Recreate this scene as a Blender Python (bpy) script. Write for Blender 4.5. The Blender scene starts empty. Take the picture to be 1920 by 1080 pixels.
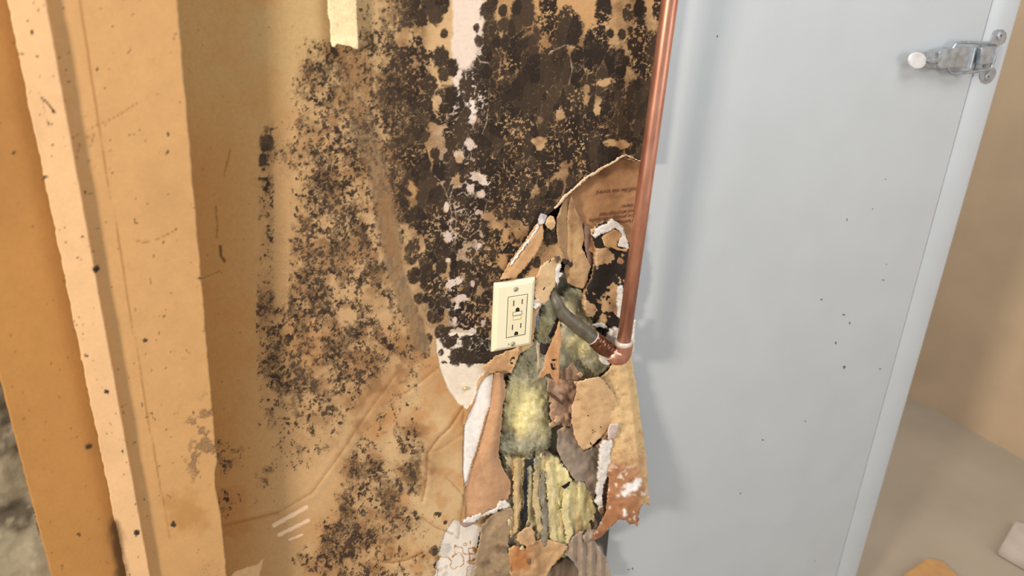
import bpy, math, random
import numpy as np
from mathutils import Matrix, Vector, geometry
random.seed(7); RNG = np.random.default_rng(11)
SC = bpy.context.scene; COL = SC.collection
def ar(*a): return np.array(a, float)
def nrm(v): v = np.asarray(v, float); return v/np.linalg.norm(v)

# ------------------------------------------------------------------ camera
FPX = 1387.0                                   # focal length in pixels of a 1920 wide frame
XA = nrm((2890, 446, -FPX)); ZA = -nrm((-170, -3210, -FPX)); ZA = nrm(ZA-XA*ZA.dot(XA)); YA = np.cross(ZA, XA)
RC = np.array([XA, YA, ZA])                    # columns: camera axes in the room (X along wall, Y into wall, Z up)
CP = ar(0, -0.8935, 1.6)
cam = bpy.data.cameras.new('camera'); camo = bpy.data.objects.new('camera', cam); COL.objects.link(camo)
M4 = Matrix.Identity(4)
for i in range(3):
    for j in range(3): M4[i][j] = RC[i][j]
    M4[i][3] = CP[i]
camo.matrix_world = M4
cam.sensor_width = 36; cam.lens = 36*FPX/1920; cam.clip_start = .02; cam.clip_end = 50
cam.dof.use_dof = True; cam.dof.focus_distance = 1.12; cam.dof.aperture_fstop = cam.lens/6.5
SC.camera = camo

# ------------------------------------------------------------------ light and exposure
w = bpy.data.worlds.new('room_light'); SC.world = w; w.use_nodes = True
bg = w.node_tree.nodes['Background']; bg.inputs[0].default_value = (.93, .96, 1, 1); bg.inputs[1].default_value = .46
def area(name, loc, target, size, power, col, sy=None):
    l = bpy.data.lights.new(name, 'AREA'); l.size = size; l.energy = power; l.color = col
    if sy: l.shape = 'RECTANGLE'; l.size_y = sy
    o = bpy.data.objects.new(name, l); COL.objects.link(o); o.location = loc
    o.rotation_euler = (Vector(target)-Vector(loc)).to_track_quat('-Z', 'Y').to_euler(); return o
area('warm_work_light', (-2.0, -1.25, 2.1), (.5, 0, 1.1), .32, 78, (1, .86, .72))
area('ceiling_light', (.9, -1.0, 3.0), (.9, 0, 1.0), .9, 22, (1, .97, .93))
area('doorway_daylight', (2.2, -2.6, 1.7), (1.2, 0, .9), 1.5, 23, (.90, .95, 1))
area('back_room_fill', (2.15, .9, 2.6), (2.3, .7, 0), .8, 10, (1, .95, .86))  # unseen lamp, added to brighten the wall and floor beyond the cabinet
vs = SC.view_settings; vs.view_transform = 'Standard'; vs.look = 'None'; vs.gamma = 1; vs.use_curve_mapping = False; vs.exposure = 0.0

# ------------------------------------------------------------------ projection helpers
def unp(px, py, Y):
    px = np.asarray(px, float); py = np.asarray(py, float); Y = np.asarray(Y, float)+0*px
    d = np.stack([px-960, 540-py, -FPX+0*px], -1) @ RC.T
    t = (Y-CP[1])/d[..., 1]
    return CP+d*t[..., None]
def proj(P):
    c = (np.asarray(P, float)-CP) @ RC
    return 960-c[..., 0]/c[..., 2]*FPX, 540+c[..., 1]/c[..., 2]*FPX
def at(px, py, Y): return Vector(unp(px, py, Y))

# ------------------------------------------------------------------ noise
class Noise:
    def __init__(s, seed): s.t = np.random.default_rng(seed).random((256, 256))
    def __call__(s, x, y):
        xi = np.floor(x).astype(int); yi = np.floor(y).astype(int); fx = x-xi; fy = y-yi
        fx = fx*fx*(3-2*fx); fy = fy*fy*(3-2*fy); t = s.t
        a = t[yi & 255, xi & 255]; b = t[yi & 255, (xi+1) & 255]; c = t[(yi+1) & 255, xi & 255]; d = t[(yi+1) & 255, (xi+1) & 255]
        return (a*(1-fx)+b*fx)*(1-fy)+(c*(1-fx)+d*fx)*fy
def fbm(x, y, sc, seed=1, o=4, g=.55):
    x = np.asarray(x, float); y = np.asarray(y, float)
    v = 0; a = 1; tot = 0
    for k in range(o):
        v = v+a*Noise(seed*17+k)(x/sc*2**k+13.7*k, y/sc*2**k+5.1*k); tot += a; a *= g
    return v/tot
def ss(a, b, v): t = np.clip((v-a)/(b-a), 0, 1); return t*t*(3-2*t)
def L(r, g, b):
    c = np.array([r, g, b])/255.; return np.where(c <= .04045, c/12.92, ((c+.055)/1.055)**2.4)
def inpoly(x, y, P):
    x = np.asarray(x, float); y = np.asarray(y, float); r = np.zeros(x.shape, bool); n = len(P)
    for i in range(n):
        x1, y1 = P[i]; x2, y2 = P[(i+1) % n]
        if y1 == y2: continue
        r ^= ((y1 > y) != (y2 > y)) & (x < (x2-x1)*(y-y1)/(y2-y1)+x1)
    return r
def dpath(x, y, P):
    d = np.full(np.shape(x), 1e9)
    for (x1, y1), (x2, y2) in zip(P[:-1], P[1:]):
        dx, dy = x2-x1, y2-y1; t = np.clip(((x-x1)*dx+(y-y1)*dy)/(dx*dx+dy*dy+1e-9), 0, 1)
        d = np.minimum(d, np.hypot(x-x1-t*dx, y-y1-t*dy))
    return d
def dpoly(x, y, P): return dpath(x, y, list(P)+[P[0]])
def mixc(c, col, m): return c*(1-m[..., None])+np.asarray(col)*m[..., None]

# ------------------------------------------------------------------ materials
def mat(name): m = bpy.data.materials.new(name); m.use_nodes = True; return m, m.node_tree, m.node_tree.nodes['Principled BSDF']
def stained(name, rough=.8, grain=.16, gscale=900, bump=.25, bscale=400, spec=.25, lo=.28, hi=.72, amp=.9):
    """colour from the surface's own stain attribute, grain and mould edges broken up with noise"""
    m, nt, b = mat(name); N = nt.nodes; K = nt.links.new
    at_ = N.new('ShaderNodeAttribute'); at_.attribute_name = 'Col'
    mo = N.new('ShaderNodeAttribute'); mo.attribute_name = 'Mould'
    tc = N.new('ShaderNodeTexCoord')
    n1 = N.new('ShaderNodeTexNoise'); n1.inputs['Scale'].default_value = gscale; n1.inputs['Detail'].default_value = 4; K(tc.outputs['Object'], n1.inputs['Vector'])
    n2 = N.new('ShaderNodeTexNoise'); n2.inputs['Scale'].default_value = bscale; n2.inputs['Detail'].default_value = 6; K(tc.outputs['Object'], n2.inputs['Vector'])
    sep = N.new('ShaderNodeSeparateColor'); K(mo.outputs['Color'], sep.inputs[0])
    ma = N.new('ShaderNodeMath'); ma.operation = 'MULTIPLY_ADD'; K(n1.outputs['Fac'], ma.inputs[0]); ma.inputs[1].default_value = amp; ma.inputs[2].default_value = -amp/2
    ad = N.new('ShaderNodeMath'); ad.operation = 'ADD'; K(sep.outputs[0], ad.inputs[0]); K(ma.outputs[0], ad.inputs[1])
    mr = N.new('ShaderNodeMapRange'); mr.interpolation_type = 'SMOOTHSTEP'; mr.inputs['From Min'].default_value = lo; mr.inputs['From Max'].default_value = hi; K(ad.outputs[0], mr.inputs['Value'])
    mc = N.new('ShaderNodeMix'); mc.data_type = 'RGBA'; mc.inputs['A'].default_value = (*L(42, 35, 31), 1); mc.inputs['B'].default_value = (*L(84, 68, 52), 1); K(sep.outputs[1], mc.inputs['Factor'])
    mx = N.new('ShaderNodeMix'); mx.data_type = 'RGBA'; K(mr.outputs[0], mx.inputs['Factor']); K(at_.outputs['Color'], mx.inputs['A']); K(mc.outputs['Result'], mx.inputs['B'])
    g = N.new('ShaderNodeMath'); g.operation = 'MULTIPLY_ADD'; K(n2.outputs['Fac'], g.inputs[0]); g.inputs[1].default_value = grain*2; g.inputs[2].default_value = 1-grain
    mu = N.new('ShaderNodeVectorMath'); mu.operation = 'SCALE'; K(mx.outputs['Result'], mu.inputs[0]); K(g.outputs[0], mu.inputs['Scale'])
    K(mu.outputs[0], b.inputs['Base Color'])
    bp = N.new('ShaderNodeBump'); bp.inputs['Strength'].default_value = bump; bp.inputs['Distance'].default_value = .001
    K(n2.outputs['Fac'], bp.inputs['Height']); K(bp.outputs[0], b.inputs['Normal'])
    b.inputs['Roughness'].default_value = rough; b.inputs['Specular IOR Level'].default_value = spec
    return m
def plain(name, col, rough=.5, metal=0, noise=.06, nscale=60, bump=0, col2=None, spec=.5, bscale=None, stretch=None):
    m, nt, b = mat(name); N = nt.nodes; K = nt.links.new
    tc = N.new('ShaderNodeTexCoord'); n = N.new('ShaderNodeTexNoise'); n.inputs['Scale'].default_value = nscale; n.inputs['Detail'].default_value = 5
    if stretch:
        mp = N.new('ShaderNodeMapping'); mp.inputs['Scale'].default_value = stretch; K(tc.outputs['Object'], mp.inputs[0]); K(mp.outputs[0], n.inputs['Vector'])
    else: K(tc.outputs['Object'], n.inputs['Vector'])
    mx = N.new('ShaderNodeMix'); mx.data_type = 'RGBA'
    c = np.array(col); c2 = np.array(col2) if col2 is not None else c*(1-noise*3)
    mx.inputs['A'].default_value = (*np.clip(c, 0, 1), 1); mx.inputs['B'].default_value = (*np.clip(c2, 0, 1), 1)
    mr = N.new('ShaderNodeMapRange'); mr.inputs['From Min'].default_value = .35; mr.inputs['From Max'].default_value = .68
    K(n.outputs['Fac'], mr.inputs['Value']); K(mr.outputs[0], mx.inputs['Factor']); K(mx.outputs['Result'], b.inputs['Base Color'])
    b.inputs['Roughness'].default_value = rough; b.inputs['Metallic'].default_value = metal; b.inputs['Specular IOR Level'].default_value = spec
    if bump:
        bp = N.new('ShaderNodeBump'); bp.inputs['Strength'].default_value = bump; bp.inputs['Distance'].default_value = .001
        if bscale:
            n3 = N.new('ShaderNodeTexNoise'); n3.inputs['Scale'].default_value = bscale; K(tc.outputs['Object'], n3.inputs['Vector']); K(n3.outputs['Fac'], bp.inputs['Height'])
        else: K(n.outputs['Fac'], bp.inputs['Height'])
        K(bp.outputs[0], b.inputs['Normal'])
    return m
M_WALL = stained('mouldy_wall_paint', rough=.75, grain=.12, gscale=700, bump=.22, bscale=330, spec=.12, lo=.06, hi=.94, amp=1.1)
M_POST = stained('old_gloss_paint', rough=.5, grain=.07, gscale=500, bump=.2, bscale=260, spec=.3, lo=.08, hi=.95)
M_PAPER = stained('torn_paper', rough=.85, grain=.17, gscale=900, bump=.5, bscale=350)
M_WOOL = stained('glass_wool', rough=1, grain=.30, gscale=900, bump=1.0, bscale=420, spec=.05)
M_GYP = plain('gypsum', L(232, 226, 218), .9, noise=.08, nscale=300, bump=.5)
M_CONC = stained('rough_concrete', rough=.95, grain=.22, gscale=200, bump=.9, bscale=90)
M_STEEL = plain('grey_enamel', L(185, 192, 197), .36, noise=.015, nscale=9, spec=.55, bump=.05, bscale=260)
M_COPPER = plain('copper', L(206, 150, 126), .34, .7, nscale=80, col2=L(178, 120, 98), stretch=(1, 1, .25))
M_COPDARK = plain('tarnished_copper', L(128, 84, 62), .25, .75, nscale=120, col2=L(96, 60, 44))
M_SLEEVE = plain('dirty_grey_sleeve', L(104, 98, 84), .42, 0, nscale=70, col2=L(74, 68, 56), bump=.3)
M_SOLDER = plain('solder', L(214, 206, 192), .5, .3, nscale=200, bump=.5)
M_IVORY = plain('ivory_plastic', L(238, 232, 200), .33, noise=.01, nscale=30)
M_IVORY2 = plain('ivory_receptacle_plastic', L(236, 226, 190), .33, noise=.01, nscale=30)
M_DARK = plain('dark_slot', L(24, 20, 16), .7, nscale=50)
M_CHROME = plain('zinc_plated_steel', L(178, 188, 198), .3, .62, nscale=70, col2=L(146, 154, 162))
M_BOX = plain('blue_grey_box_plastic', L(110, 124, 140), .6, nscale=120, col2=L(80, 88, 96))
M_BEIGE = plain('beige_wall_paint', L(208, 182, 150), .7, noise=.04, nscale=5, bump=.1)
M_FLOOR = plain('concrete_floor', L(172, 158, 140), .8, nscale=3, col2=L(160, 148, 130), bump=.3)
M_PLASTERW = plain('old_white_plaster', L(196, 184, 172), .8, nscale=12)
M_TAN = plain('tan_board', L(196, 150, 96), .8, nscale=20)
M_SHEATH = plain('dark_wood_sheathing', L(66, 44, 32), .9, nscale=40, col2=L(34, 24, 19), bump=.6, stretch=(1, 1, .15))
M_WOOD = plain('weathered_wood', L(150, 130, 110), .9, nscale=60, col2=L(98, 80, 64), bump=.7, stretch=(1, 1, .12))
M_INK = plain('brown_ink', L(92, 50, 38), .9, nscale=700, col2=L(120, 72, 50))
M_CREAM = plain('cream_paint', L(236, 208, 160), .6, noise=.04, nscale=90, bump=.3, spec=.3)

# ------------------------------------------------------------------ mesh helpers
def link(name, me, m, parent=None, smooth=True):
    o = bpy.data.objects.new(name, me); COL.objects.link(o)
    if m and not me.materials: me.materials.append(m)
    if parent: o.parent = parent
    if smooth: me.polygons.foreach_set('use_smooth', [True]*len(me.polygons))
    return o
def tag(o, label=None, cat=None, group=None, kind=None):
    if label: o['label'] = label
    if cat: o['category'] = cat
    if group: o['group'] = group
    if kind: o['kind'] = kind
    return o
def empty(name, loc=(0, 0, 0)):
    o = bpy.data.objects.new(name, None); COL.objects.link(o); o.location = loc; o.empty_display_size = .02
    bpy.context.view_layer.update(); return o
def keep(o, parent):
    """parent an object that was built in room coordinates"""
    o.parent = parent; o.matrix_parent_inverse = Matrix.Translation(parent.location).inverted() if parent.type == 'EMPTY' else Matrix.Identity(4)
    return o
def setcol(me, col, mould=None, tone=None):
    n = len(me.vertices); a = me.color_attributes.new('Col', 'FLOAT_COLOR', 'POINT')
    d = np.ones((n, 4), np.float32); d[:, :3] = col; a.data.foreach_set('color', d.ravel())
    a = me.color_attributes.new('Mould', 'FLOAT_COLOR', 'POINT'); d = np.zeros((n, 4), np.float32); d[:, 3] = 1
    if mould is not None: d[:, 0] = mould
    if tone is not None: d[:, 1] = tone
    a.data.foreach_set('color', d.ravel())
def quads(V, F, name, mat_idx=None):
    me = bpy.data.meshes.new(name); V = np.asarray(V, np.float32); F = np.asarray(F, np.int32)
    me.vertices.add(len(V)); me.vertices.foreach_set('co', V.ravel())
    k = F.shape[1]; me.loops.add(F.size); me.loops.foreach_set('vertex_index', F.ravel())
    me.polygons.add(len(F)); me.polygons.foreach_set('loop_start', np.arange(0, F.size, k, dtype=np.int32))
    if mat_idx is not None: me.polygons.foreach_set('material_index', np.asarray(mat_idx, np.int32))
    me.update(calc_edges=True); me.validate(); return me
def slab(name, x0, x1, z0, z1, Y, nx, nz, thick, colf, m, parent=None, x0f=None, x1f=None, disp=None):
    """upright board: relief front face of nx by nz cells, sides and back; colf(px,py,X,Z) -> colour, mould"""
    z = np.linspace(z0, z1, nz+1); u = np.linspace(0, 1, nx+1); U, Z = np.meshgrid(u, z)
    a = (x0f(z) if x0f else x0+0*z)[:, None]; b = (x1f(z) if x1f else x1+0*z)[:, None]; X = a+(b-a)*U
    Yv = (Y(X, Z) if callable(Y) else Y+0*X)
    if disp is not None: Yv = Yv+disp(X, Z)
    V = np.stack([X, Yv, Z], -1).reshape(-1, 3); idx = np.arange((nx+1)*(nz+1)).reshape(nz+1, nx+1)
    F = np.stack([idx[:-1, :-1], idx[:-1, 1:], idx[1:, 1:], idx[1:, :-1]], -1).reshape(-1, 4)
    ring = np.concatenate([idx[0, :], idx[1:, -1], idx[-1, -2::-1], idx[-2:0:-1, 0]])
    yb = float(np.max(Yv))+thick
    Vb = V[ring].copy(); Vb[:, 1] = yb; n0 = len(V); r2 = np.arange(len(ring))+n0
    Fs = np.stack([ring, r2, np.roll(r2, -1), np.roll(ring, -1)], -1)
    V = np.concatenate([V, Vb]); F = np.concatenate([F, Fs]); px, py = proj(V)
    me = quads(V, F, name); c = colf(px, py, V[:, 0], V[:, 2])
    setcol(me, c[0], c[1], c[2] if len(c) > 2 else None)
    o = link(name, me, m); 
    if parent: keep(o, parent)
    return o
def resample(P, step, jit, rng, closed=True):
    out = []; n = len(P)
    for i in range(n if closed else n-1):
        a = np.array(P[i], float); b = np.array(P[(i+1) % n], float); l = np.linalg.norm(b-a); k = max(1, int(round(l/step)))
        t_ = nrm(b-a) if l else a*0; nv = ar(-t_[1], t_[0])
        for j in range(k):
            p = a+(b-a)*j/k
            if j or jit: p = p+nv*rng.normal()*jit
            out.append(p)
    return np.array(out)
def sheet(name, P, Yf, colf, m, parent=None, thick=.0006, step=3.5, jit=.6, seed=0, label=None, rough=.0022, mat2=None):
    rough = rough*1.5; amp = .004 if len(P) > 9 and thick < .003 else 0
    Yf0 = Yf; Yf = lambda px, py: Yf0(px, py)+(fbm(px, py, 34, seed+9, 2)-.5)*amp
    """torn sheet: its outline stands at its own depth Yf(px,py) in metres, front and back skins and a torn rim"""
    rng = np.random.default_rng(seed+len(P)*31)
    B = resample(P, step, jit, rng); x0, y0 = B.min(0); x1, y1 = B.max(0)
    gx, gy = np.meshgrid(np.arange(x0, x1, step), np.arange(y0, y1, step*.9)); gx = gx+(np.arange(gx.shape[0]) % 2)[:, None]*step/2
    gx = gx.ravel()+rng.normal(size=gx.size)*step*.12; gy = gy.ravel()+rng.normal(size=gx.size)*step*.12
    ok = inpoly(gx, gy, B) & (dpoly(gx, gy, B) > step*.5); I = np.stack([gx[ok], gy[ok]], -1)
    pts = np.concatenate([B, I]); nb = len(B)
    r = geometry.delaunay_2d_cdt([Vector(p) for p in pts], [], [list(range(nb))], 1, 1e-4)
    v2 = np.array([tuple(v) for v in r[0]]); tri = np.array([f for f in r[2] if len(f) == 3], int)
    px, py = v2[:, 0], v2[:, 1]
    Yv = Yf(px, py)+0*px+(fbm(px, py, 14, seed+3, 3)-.5)*rough
    Vf = unp(px, py, Yv); Vb = Vf.copy(); Vb[:, 1] += thick; n = len(Vf)
    a, b, c = Vf[tri[:, 0]], Vf[tri[:, 1]], Vf[tri[:, 2]]; nn = np.cross(b-a, c-a)[:, 1]
    fl = nn > 0; tri[fl] = tri[fl][:, ::-1]
    e = np.concatenate([tri[:, [0, 1]], tri[:, [1, 2]], tri[:, [2, 0]]]); key = {}
    es = set(map(tuple, e.tolist())); be = np.array([p for p in es if (p[1], p[0]) not in es], int)
    F = np.concatenate([tri, tri[:, ::-1]+n, np.stack([be[:, 1], be[:, 0], be[:, 0]+n], -1), np.stack([be[:, 1], be[:, 0]+n, be[:, 1]+n], -1)])
    me = quads(np.concatenate([Vf, Vb]), F, name); c = colf(px, py)
    if not isinstance(c, tuple): c = (c, None)
    if m is M_PAPER and c[0].mean() > .09:
        rm = (1-ss(.3, 2.0+2*fbm(px, py, 8, 5, 2), dpoly(px, py, B)))*.5; c = (mixc(c[0], np.clip(c[0]*1.35+.04, 0, .85), rm), c[1])
    cc = np.concatenate([c[0], c[0]*.8]); mo = None if c[1] is None else np.concatenate([c[1], c[1]*0])
    setcol(me, cc, mo)
    o = link(name, me, m)
    if parent: keep(o, parent)
    if label: o['label'] = label
    return o
def tube(name, pts, rad, m, parent=None, n=20, caps=True):
    pts = [Vector(p) for p in pts]; k = len(pts); rad = rad if hasattr(rad, '__len__') else [rad]*k
    V = []; prev = None
    for i, p in enumerate(pts):
        t = (pts[min(i+1, k-1)]-pts[max(i-1, 0)]).normalized()
        if prev is None: u = t.orthogonal().normalized()
        else: u = (prev-t*prev.dot(t)).normalized()
        prev = u; v = t.cross(u)
        for j in range(n):
            a = 2*math.pi*j/n; V.append(p+(u*math.cos(a)+v*math.sin(a))*rad[i])
    F = [(i*n+j, i*n+(j+1) % n, (i+1)*n+(j+1) % n, (i+1)*n+j) for i in range(k-1) for j in range(n)]
    if caps: F += [tuple(range(n))[::-1], tuple((k-1)*n+j for j in range(n))]
    me = bpy.data.meshes.new(name); me.from_pydata(V, [], F); me.update()
    o = link(name, me, m)
    if parent: keep(o, parent)
    return o
def smoothpath(P, k=8):
    P = [Vector(p) for p in P]; out = []
    Q = [P[0]*2-P[1]]+P+[P[-1]*2-P[-2]]
    for i in range(1, len(Q)-2):
        a, b, c, d = Q[i-1:i+3]
        for j in range(k):
            t = j/k; out.append(.5*((2*b)+(c-a)*t+(2*a-5*b+4*c-d)*t*t+(3*b-a-3*c+d)*t**3))
    out.append(P[-1]); return out
def prism(name, P, ya, yb, m, parent=None, bevel=0, world=False, holes=None):
    """outline given as room (x, z) points, solid between depth ya (front) and yb (back)"""
    import bmesh
    bm = bmesh.new(); n = len(P)
    f = [bm.verts.new((p[0], ya(p) if callable(ya) else ya, p[1])) for p in P]; b = [bm.verts.new((p[0], yb, p[1])) for p in P]
    bm.faces.new(f); bm.faces.new(b[::-1])
    for i in range(n): bm.faces.new((f[i], b[i], b[(i+1) % n], f[(i+1) % n]))
    bmesh.ops.recalc_face_normals(bm, faces=bm.faces)
    if bevel:
        bmesh.ops.bevel(bm, geom=[e for e in bm.edges], offset=bevel, segments=3, affect='EDGES', profile=.6)
    me = bpy.data.meshes.new(name); bm.to_mesh(me); bm.free()
    o = link(name, me, m, smooth=False)
    if parent: keep(o, parent)
    return o
def pxz(P, Y): return [tuple(unp(x, y, Y)[[0, 2]]) for x, y in P]
def ctag(name, *a): return name

# ================================================================== THE MOULDY WALL
ROWS = """
0000000234430034100271
0000000044520357663436
0010046657510687766628
0000055657731787788749
0000045578824898778889
0000146688866898878799
0005246778846988888899
0004357667857878768850
0005157746767689980000
0004166674588889960000
0003156763589886800000
0003256655388897600000
0003256564389885300000
0004365552468780000000
0007656434468800000000
0006654653336770000000
0006655655421660000000
0006655566310000000000
0023454542100000000000
0203345431200000000000
0200233621710000000000
0400332541840000000000
0003000555530000000000
0510000655000000000000
0000003544410000000000
0000007733120000000000
0000046452140000000000""".split()
DM = np.array([[int(c) for c in r] for r in ROWS], float)/9.3
def dens(px, py):
    gx = np.clip((px-380)/40, 0, 20.999); gy = np.clip((py-20)/40, 0, 25.999)
    gx = gx+(fbm(px, py, 30, 41, 3)-.5)*1.1; gy = gy+(fbm(px, py, 30, 42, 3)-.5)*1.1
    gx = np.clip(gx, 0, 20.999); gy = np.clip(gy, 0, 25.999); i = gx.astype(int); j = gy.astype(int); fx = gx-i; fy = gy-j
    D = (DM[j, i]*(1-fx)+DM[j, i+1]*fx)*(1-fy)+(DM[j+1, i]*(1-fx)+DM[j+1, i+1]*fx)*fy
    e = (1-ss(476, 488, px))*(1-ss(800, 850, py)); D = D*(1-e*.95)
    D = D*(1-.85*ss(510, 518, px)*(1-ss(538, 545, px))*ss(250, 330, py)*(1-ss(560, 600, py)))
    return D
TORN = [(1215, 303), (1202, 303), (1186, 299), (1175, 293), (1166, 297), (1152, 304), (1140, 312), (1130, 318), (1118, 327), (1100, 335), (1088, 347), (1075, 358), (1062, 370), (1050, 385), (1040, 392), (1030, 400), (1025, 407), (1030, 415), (1040, 415), (1042, 430), (1045, 450), (1050, 470), (1057, 485), (1048, 500), (1045, 520), (1040, 535), (1033, 545), (1030, 560), (1015, 572), (1008, 585), (1003, 600), (1000, 645), (990, 653), (975, 662), (968, 672), (962, 685), (958, 699), (942, 700), (944, 730), (938, 770), (932, 820), (935, 860), (945, 890), (950, 930), (940, 950), (915, 975), (900, 1000), (895, 1040), (890, 1300), (1400, 1300), (1400, 303)]
WX0, WX1, WZ0, WZ1 = -.02, .703, .49, 1.60
PITCH = .00128
CREASES = [([(822, 690), (790, 715), (762, 738)], .5), ([(868, 762), (845, 800), (822, 822), (802, 850), (800, 900), (792, 940)], 1), ([(868, 768), (869, 830), (867, 895)], .8),
           ([(838, 897), (850, 908), (862, 922), (870, 930)], .7), ([(762, 962), (790, 970), (815, 988), (850, 1003)], .8), ([(700, 1050), (735, 1056), (765, 1050), (792, 1036)], 1.1),
           ([(745, 700), (700, 760), (640, 850), (585, 925), (520, 962), (420, 988)], .55), ([(800, 850), (830, 840), (868, 812)], .35), ([(870, 935), (860, 1010), (850, 1003)], .5)]
GRSM = [(652, 120), (668, 190), (690, 260), (712, 330), (725, 400), (735, 460), (745, 520), (762, 570), (780, 605), (788, 650)]
SEMI = [(817, 634), (819, 660), (827, 698), (842, 733), (860, 757), (873, 766), (884, 757), (892, 738), (893, 722), (900, 708), (915, 694), (925, 690), (925, 640), (900, 625), (850, 622)]
STRIP = [(925, 698), (926, 712), (921, 735), (920, 758), (912, 775), (903, 812), (894, 845), (884, 872), (876, 905), (870, 912), (868, 880), (868, 845), (870, 800), (877, 778), (889, 755), (896, 728), (907, 708)]
WHITES = [(893, 333, 13, 8), (908, 342, 10, 8), (884, 352, 8, 9), (903, 362, 9, 6), (842, 443, 10, 8), (837, 388, 4, 7), (896, 397, 8, 5), (896, 461, 6, 7), (903, 440, 4, 6), (845, 533, 8, 9), (860, 526, 7, 6), (886, 531, 5, 5), (866, 558, 10, 8), (857, 575, 6, 8), (851, 603, 5, 6), (840, 486, 4, 4), (888, 620, 7, 7), (884, 202, 7, 10), (884, 222, 6, 8), (880, 270, 12, 9), (862, 625, 22, 7), (905, 605, 5, 6)]
WEBS = [[(843, 430), (846, 400), (843, 372), (850, 350)], [(853, 450), (855, 410), (852, 385)], [(866, 437), (874, 425), (882, 410), (872, 395)], [(880, 370), (868, 360), (856, 366)], [(832, 415), (845, 425), (860, 452)], [(900, 360), (912, 378), (908, 400)], [(885, 440), (898, 430), (902, 415)], [(815, 330), (826, 340), (836, 360), (842, 380)], [(906, 190), (914, 205), (912, 230), (904, 250)], [(890, 100), (900, 115), (915, 118)], [(930, 90), (940, 110), (936, 135)], [(1035, 96), (1060, 84), (1085, 92)], [(1068, 100), (1072, 130), (1066, 160)]]
PATCHB = [(850, 974), (868, 980), (890, 984), (904, 990), (900, 1030), (893, 1090), (812, 1090), (822, 1040), (833, 1000)]
def wall_colour(px, py, full=True):
    n1 = fbm(px, py, 160, 2, 4); n2 = fbm(px, py, 26, 3, 4); n3 = fbm(px, py, 6, 4, 3)
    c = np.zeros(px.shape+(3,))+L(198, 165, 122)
    c = mixc(c, L(168, 126, 76), 1-ss(400, 660, px))  # warm light and shade of the left side painted into the wall colour
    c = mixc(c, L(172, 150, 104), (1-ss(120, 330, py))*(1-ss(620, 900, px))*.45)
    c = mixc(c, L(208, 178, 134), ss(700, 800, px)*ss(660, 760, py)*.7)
    c = mixc(c, L(170, 118, 66), ss(.52, .75, n1)*.45)
    c = mixc(c, L(184, 128, 76), ss(.5, .7, n2)*ss(560, 640, py)*ss(600, 700, px)*.45)
    # joint compound showing pale where the paper face is gone
    band = ss(846+(n2-.5)*14, 852+(n2-.5)*14, px)*(1-ss(898, 922, px))*(1-ss(195, 260, py))
    band = np.maximum(band, .75*ss(.42, .6, n2)*np.exp(-((px-(880-.06*py))/45)**2)*ss(120, 220, py)*(1-ss(590, 660, py)))
    c = mixc(c, L(220, 202, 186), band)
    for P in WEBS: c = mixc(c, L(196, 180, 170), (1-ss(.5, 2.5, dpath(px, py, P)))*.7)
    for ux, uy, rx, ry in WHITES: c = mixc(c, L(228, 212, 200), 1-ss(.9, 1.6, np.hypot((px-ux)/rx, (py-uy)/ry)))
    sm = 1-ss(.55, 1.1, dpath(px, py, GRSM)/(24-6*ss(300, 600, py))+(n2-.5)*.9)
    c = mixc(c, L(136, 114, 88)*.9, sm*.8*ss(150, 260, py)); c = mixc(c, L(104, 90, 74), sm*ss(.5, .62, fbm(px*2.2, py*.7, 8, 9, 3))*.6)
    # brown water marks
    c = mixc(c, L(150, 92, 46), .4*(1-ss(.3, 1, np.hypot((px-720)/60, (py-730)/50)+(n2-.5)))+.25*(1-ss(.5, 1, np.hypot((px-435)/45, (py-960)/70)+(n2-.5))))
    D = dens(px, py)
    c = mixc(c, L(140, 106, 72), ss(.10, .6, D)*.55*(1-band)*(.4+1.2*ss(.35,.65,n2)))
    semi = inpoly(px+(n3-.5)*3, py+(n3-.5)*3, SEMI); strip = inpoly(px+(n3-.5)*4, py+(n3-.5)*4, STRIP); pb = inpoly(px+(n3-.5)*8, py+(n3-.5)*8, PATCHB)
    c[semi] = L(230, 216, 196)*(.9+.2*n2[semi])[:, None]; c[strip] = L(243, 238, 232)*(.92+.14*n3[strip])[:, None]; c[pb] = L(234, 226, 214)*(.9+.18*n2[pb])[:, None]
    ed = (1-ss(0, 2.2, dpoly(px, py, STRIP))); c = mixc(c, L(120, 84, 56), ed*.6)
    rust = pb & (np.abs(fbm(px, py, 22, 61, 3)-.5) < .025) & (py > 1010); c[rust] = L(176, 124, 66)
    for a, b, wd in (((514, 985), (574, 951), 4), ((523, 1003), (578, 976), 3.5), ((543, 1012), (566, 1003), 2)):
        d = dpath(px, py, [a, b]); c = mixc(c, L(232, 202, 170), (1-ss(wd*.6, wd*1.3, d+(n3-.5)*3))*.85)
    ch = inpoly(px+(n3-.5)*5, py+(n3-.5)*5, [(425, 1085), (445, 1070), (472, 1062), (495, 1050), (489, 1066), (486, 1090)]); c[ch] = L(214, 178, 132)
    pt = dpath(px, py, [(420, 988), (520, 962)]); c = mixc(c, L(140, 92, 50), (1-ss(0, 9, pt))*.35)
    for P, s in CREASES: c = mixc(c, L(146, 98, 54), (1-ss(.4, 2.6, dpath(px, py, P)+(n3-.5)*2))*.62*s)
    for P in ([(432, 280), (424, 312), (420, 330)], [(404, 385), (408, 425), (406, 445)], [(412, 460), (414, 475), (420, 490)], [(372, 525), (412, 508)]):
        c = mixc(c, L(92, 62, 34), (1-ss(.4, 1.6, dpath(px, py, P)+(n3-.5)*1.6))*.6)
    c = mixc(c, L(76, 52, 30), (1-ss(1.5, 4, dpath(px, py, [(413, 462), (414, 480), (421, 489)])+(n3-.5)*2))*.8)
    c = c*(.93+.14*n3)[..., None]
    return c, D, semi, strip, pb
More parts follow.
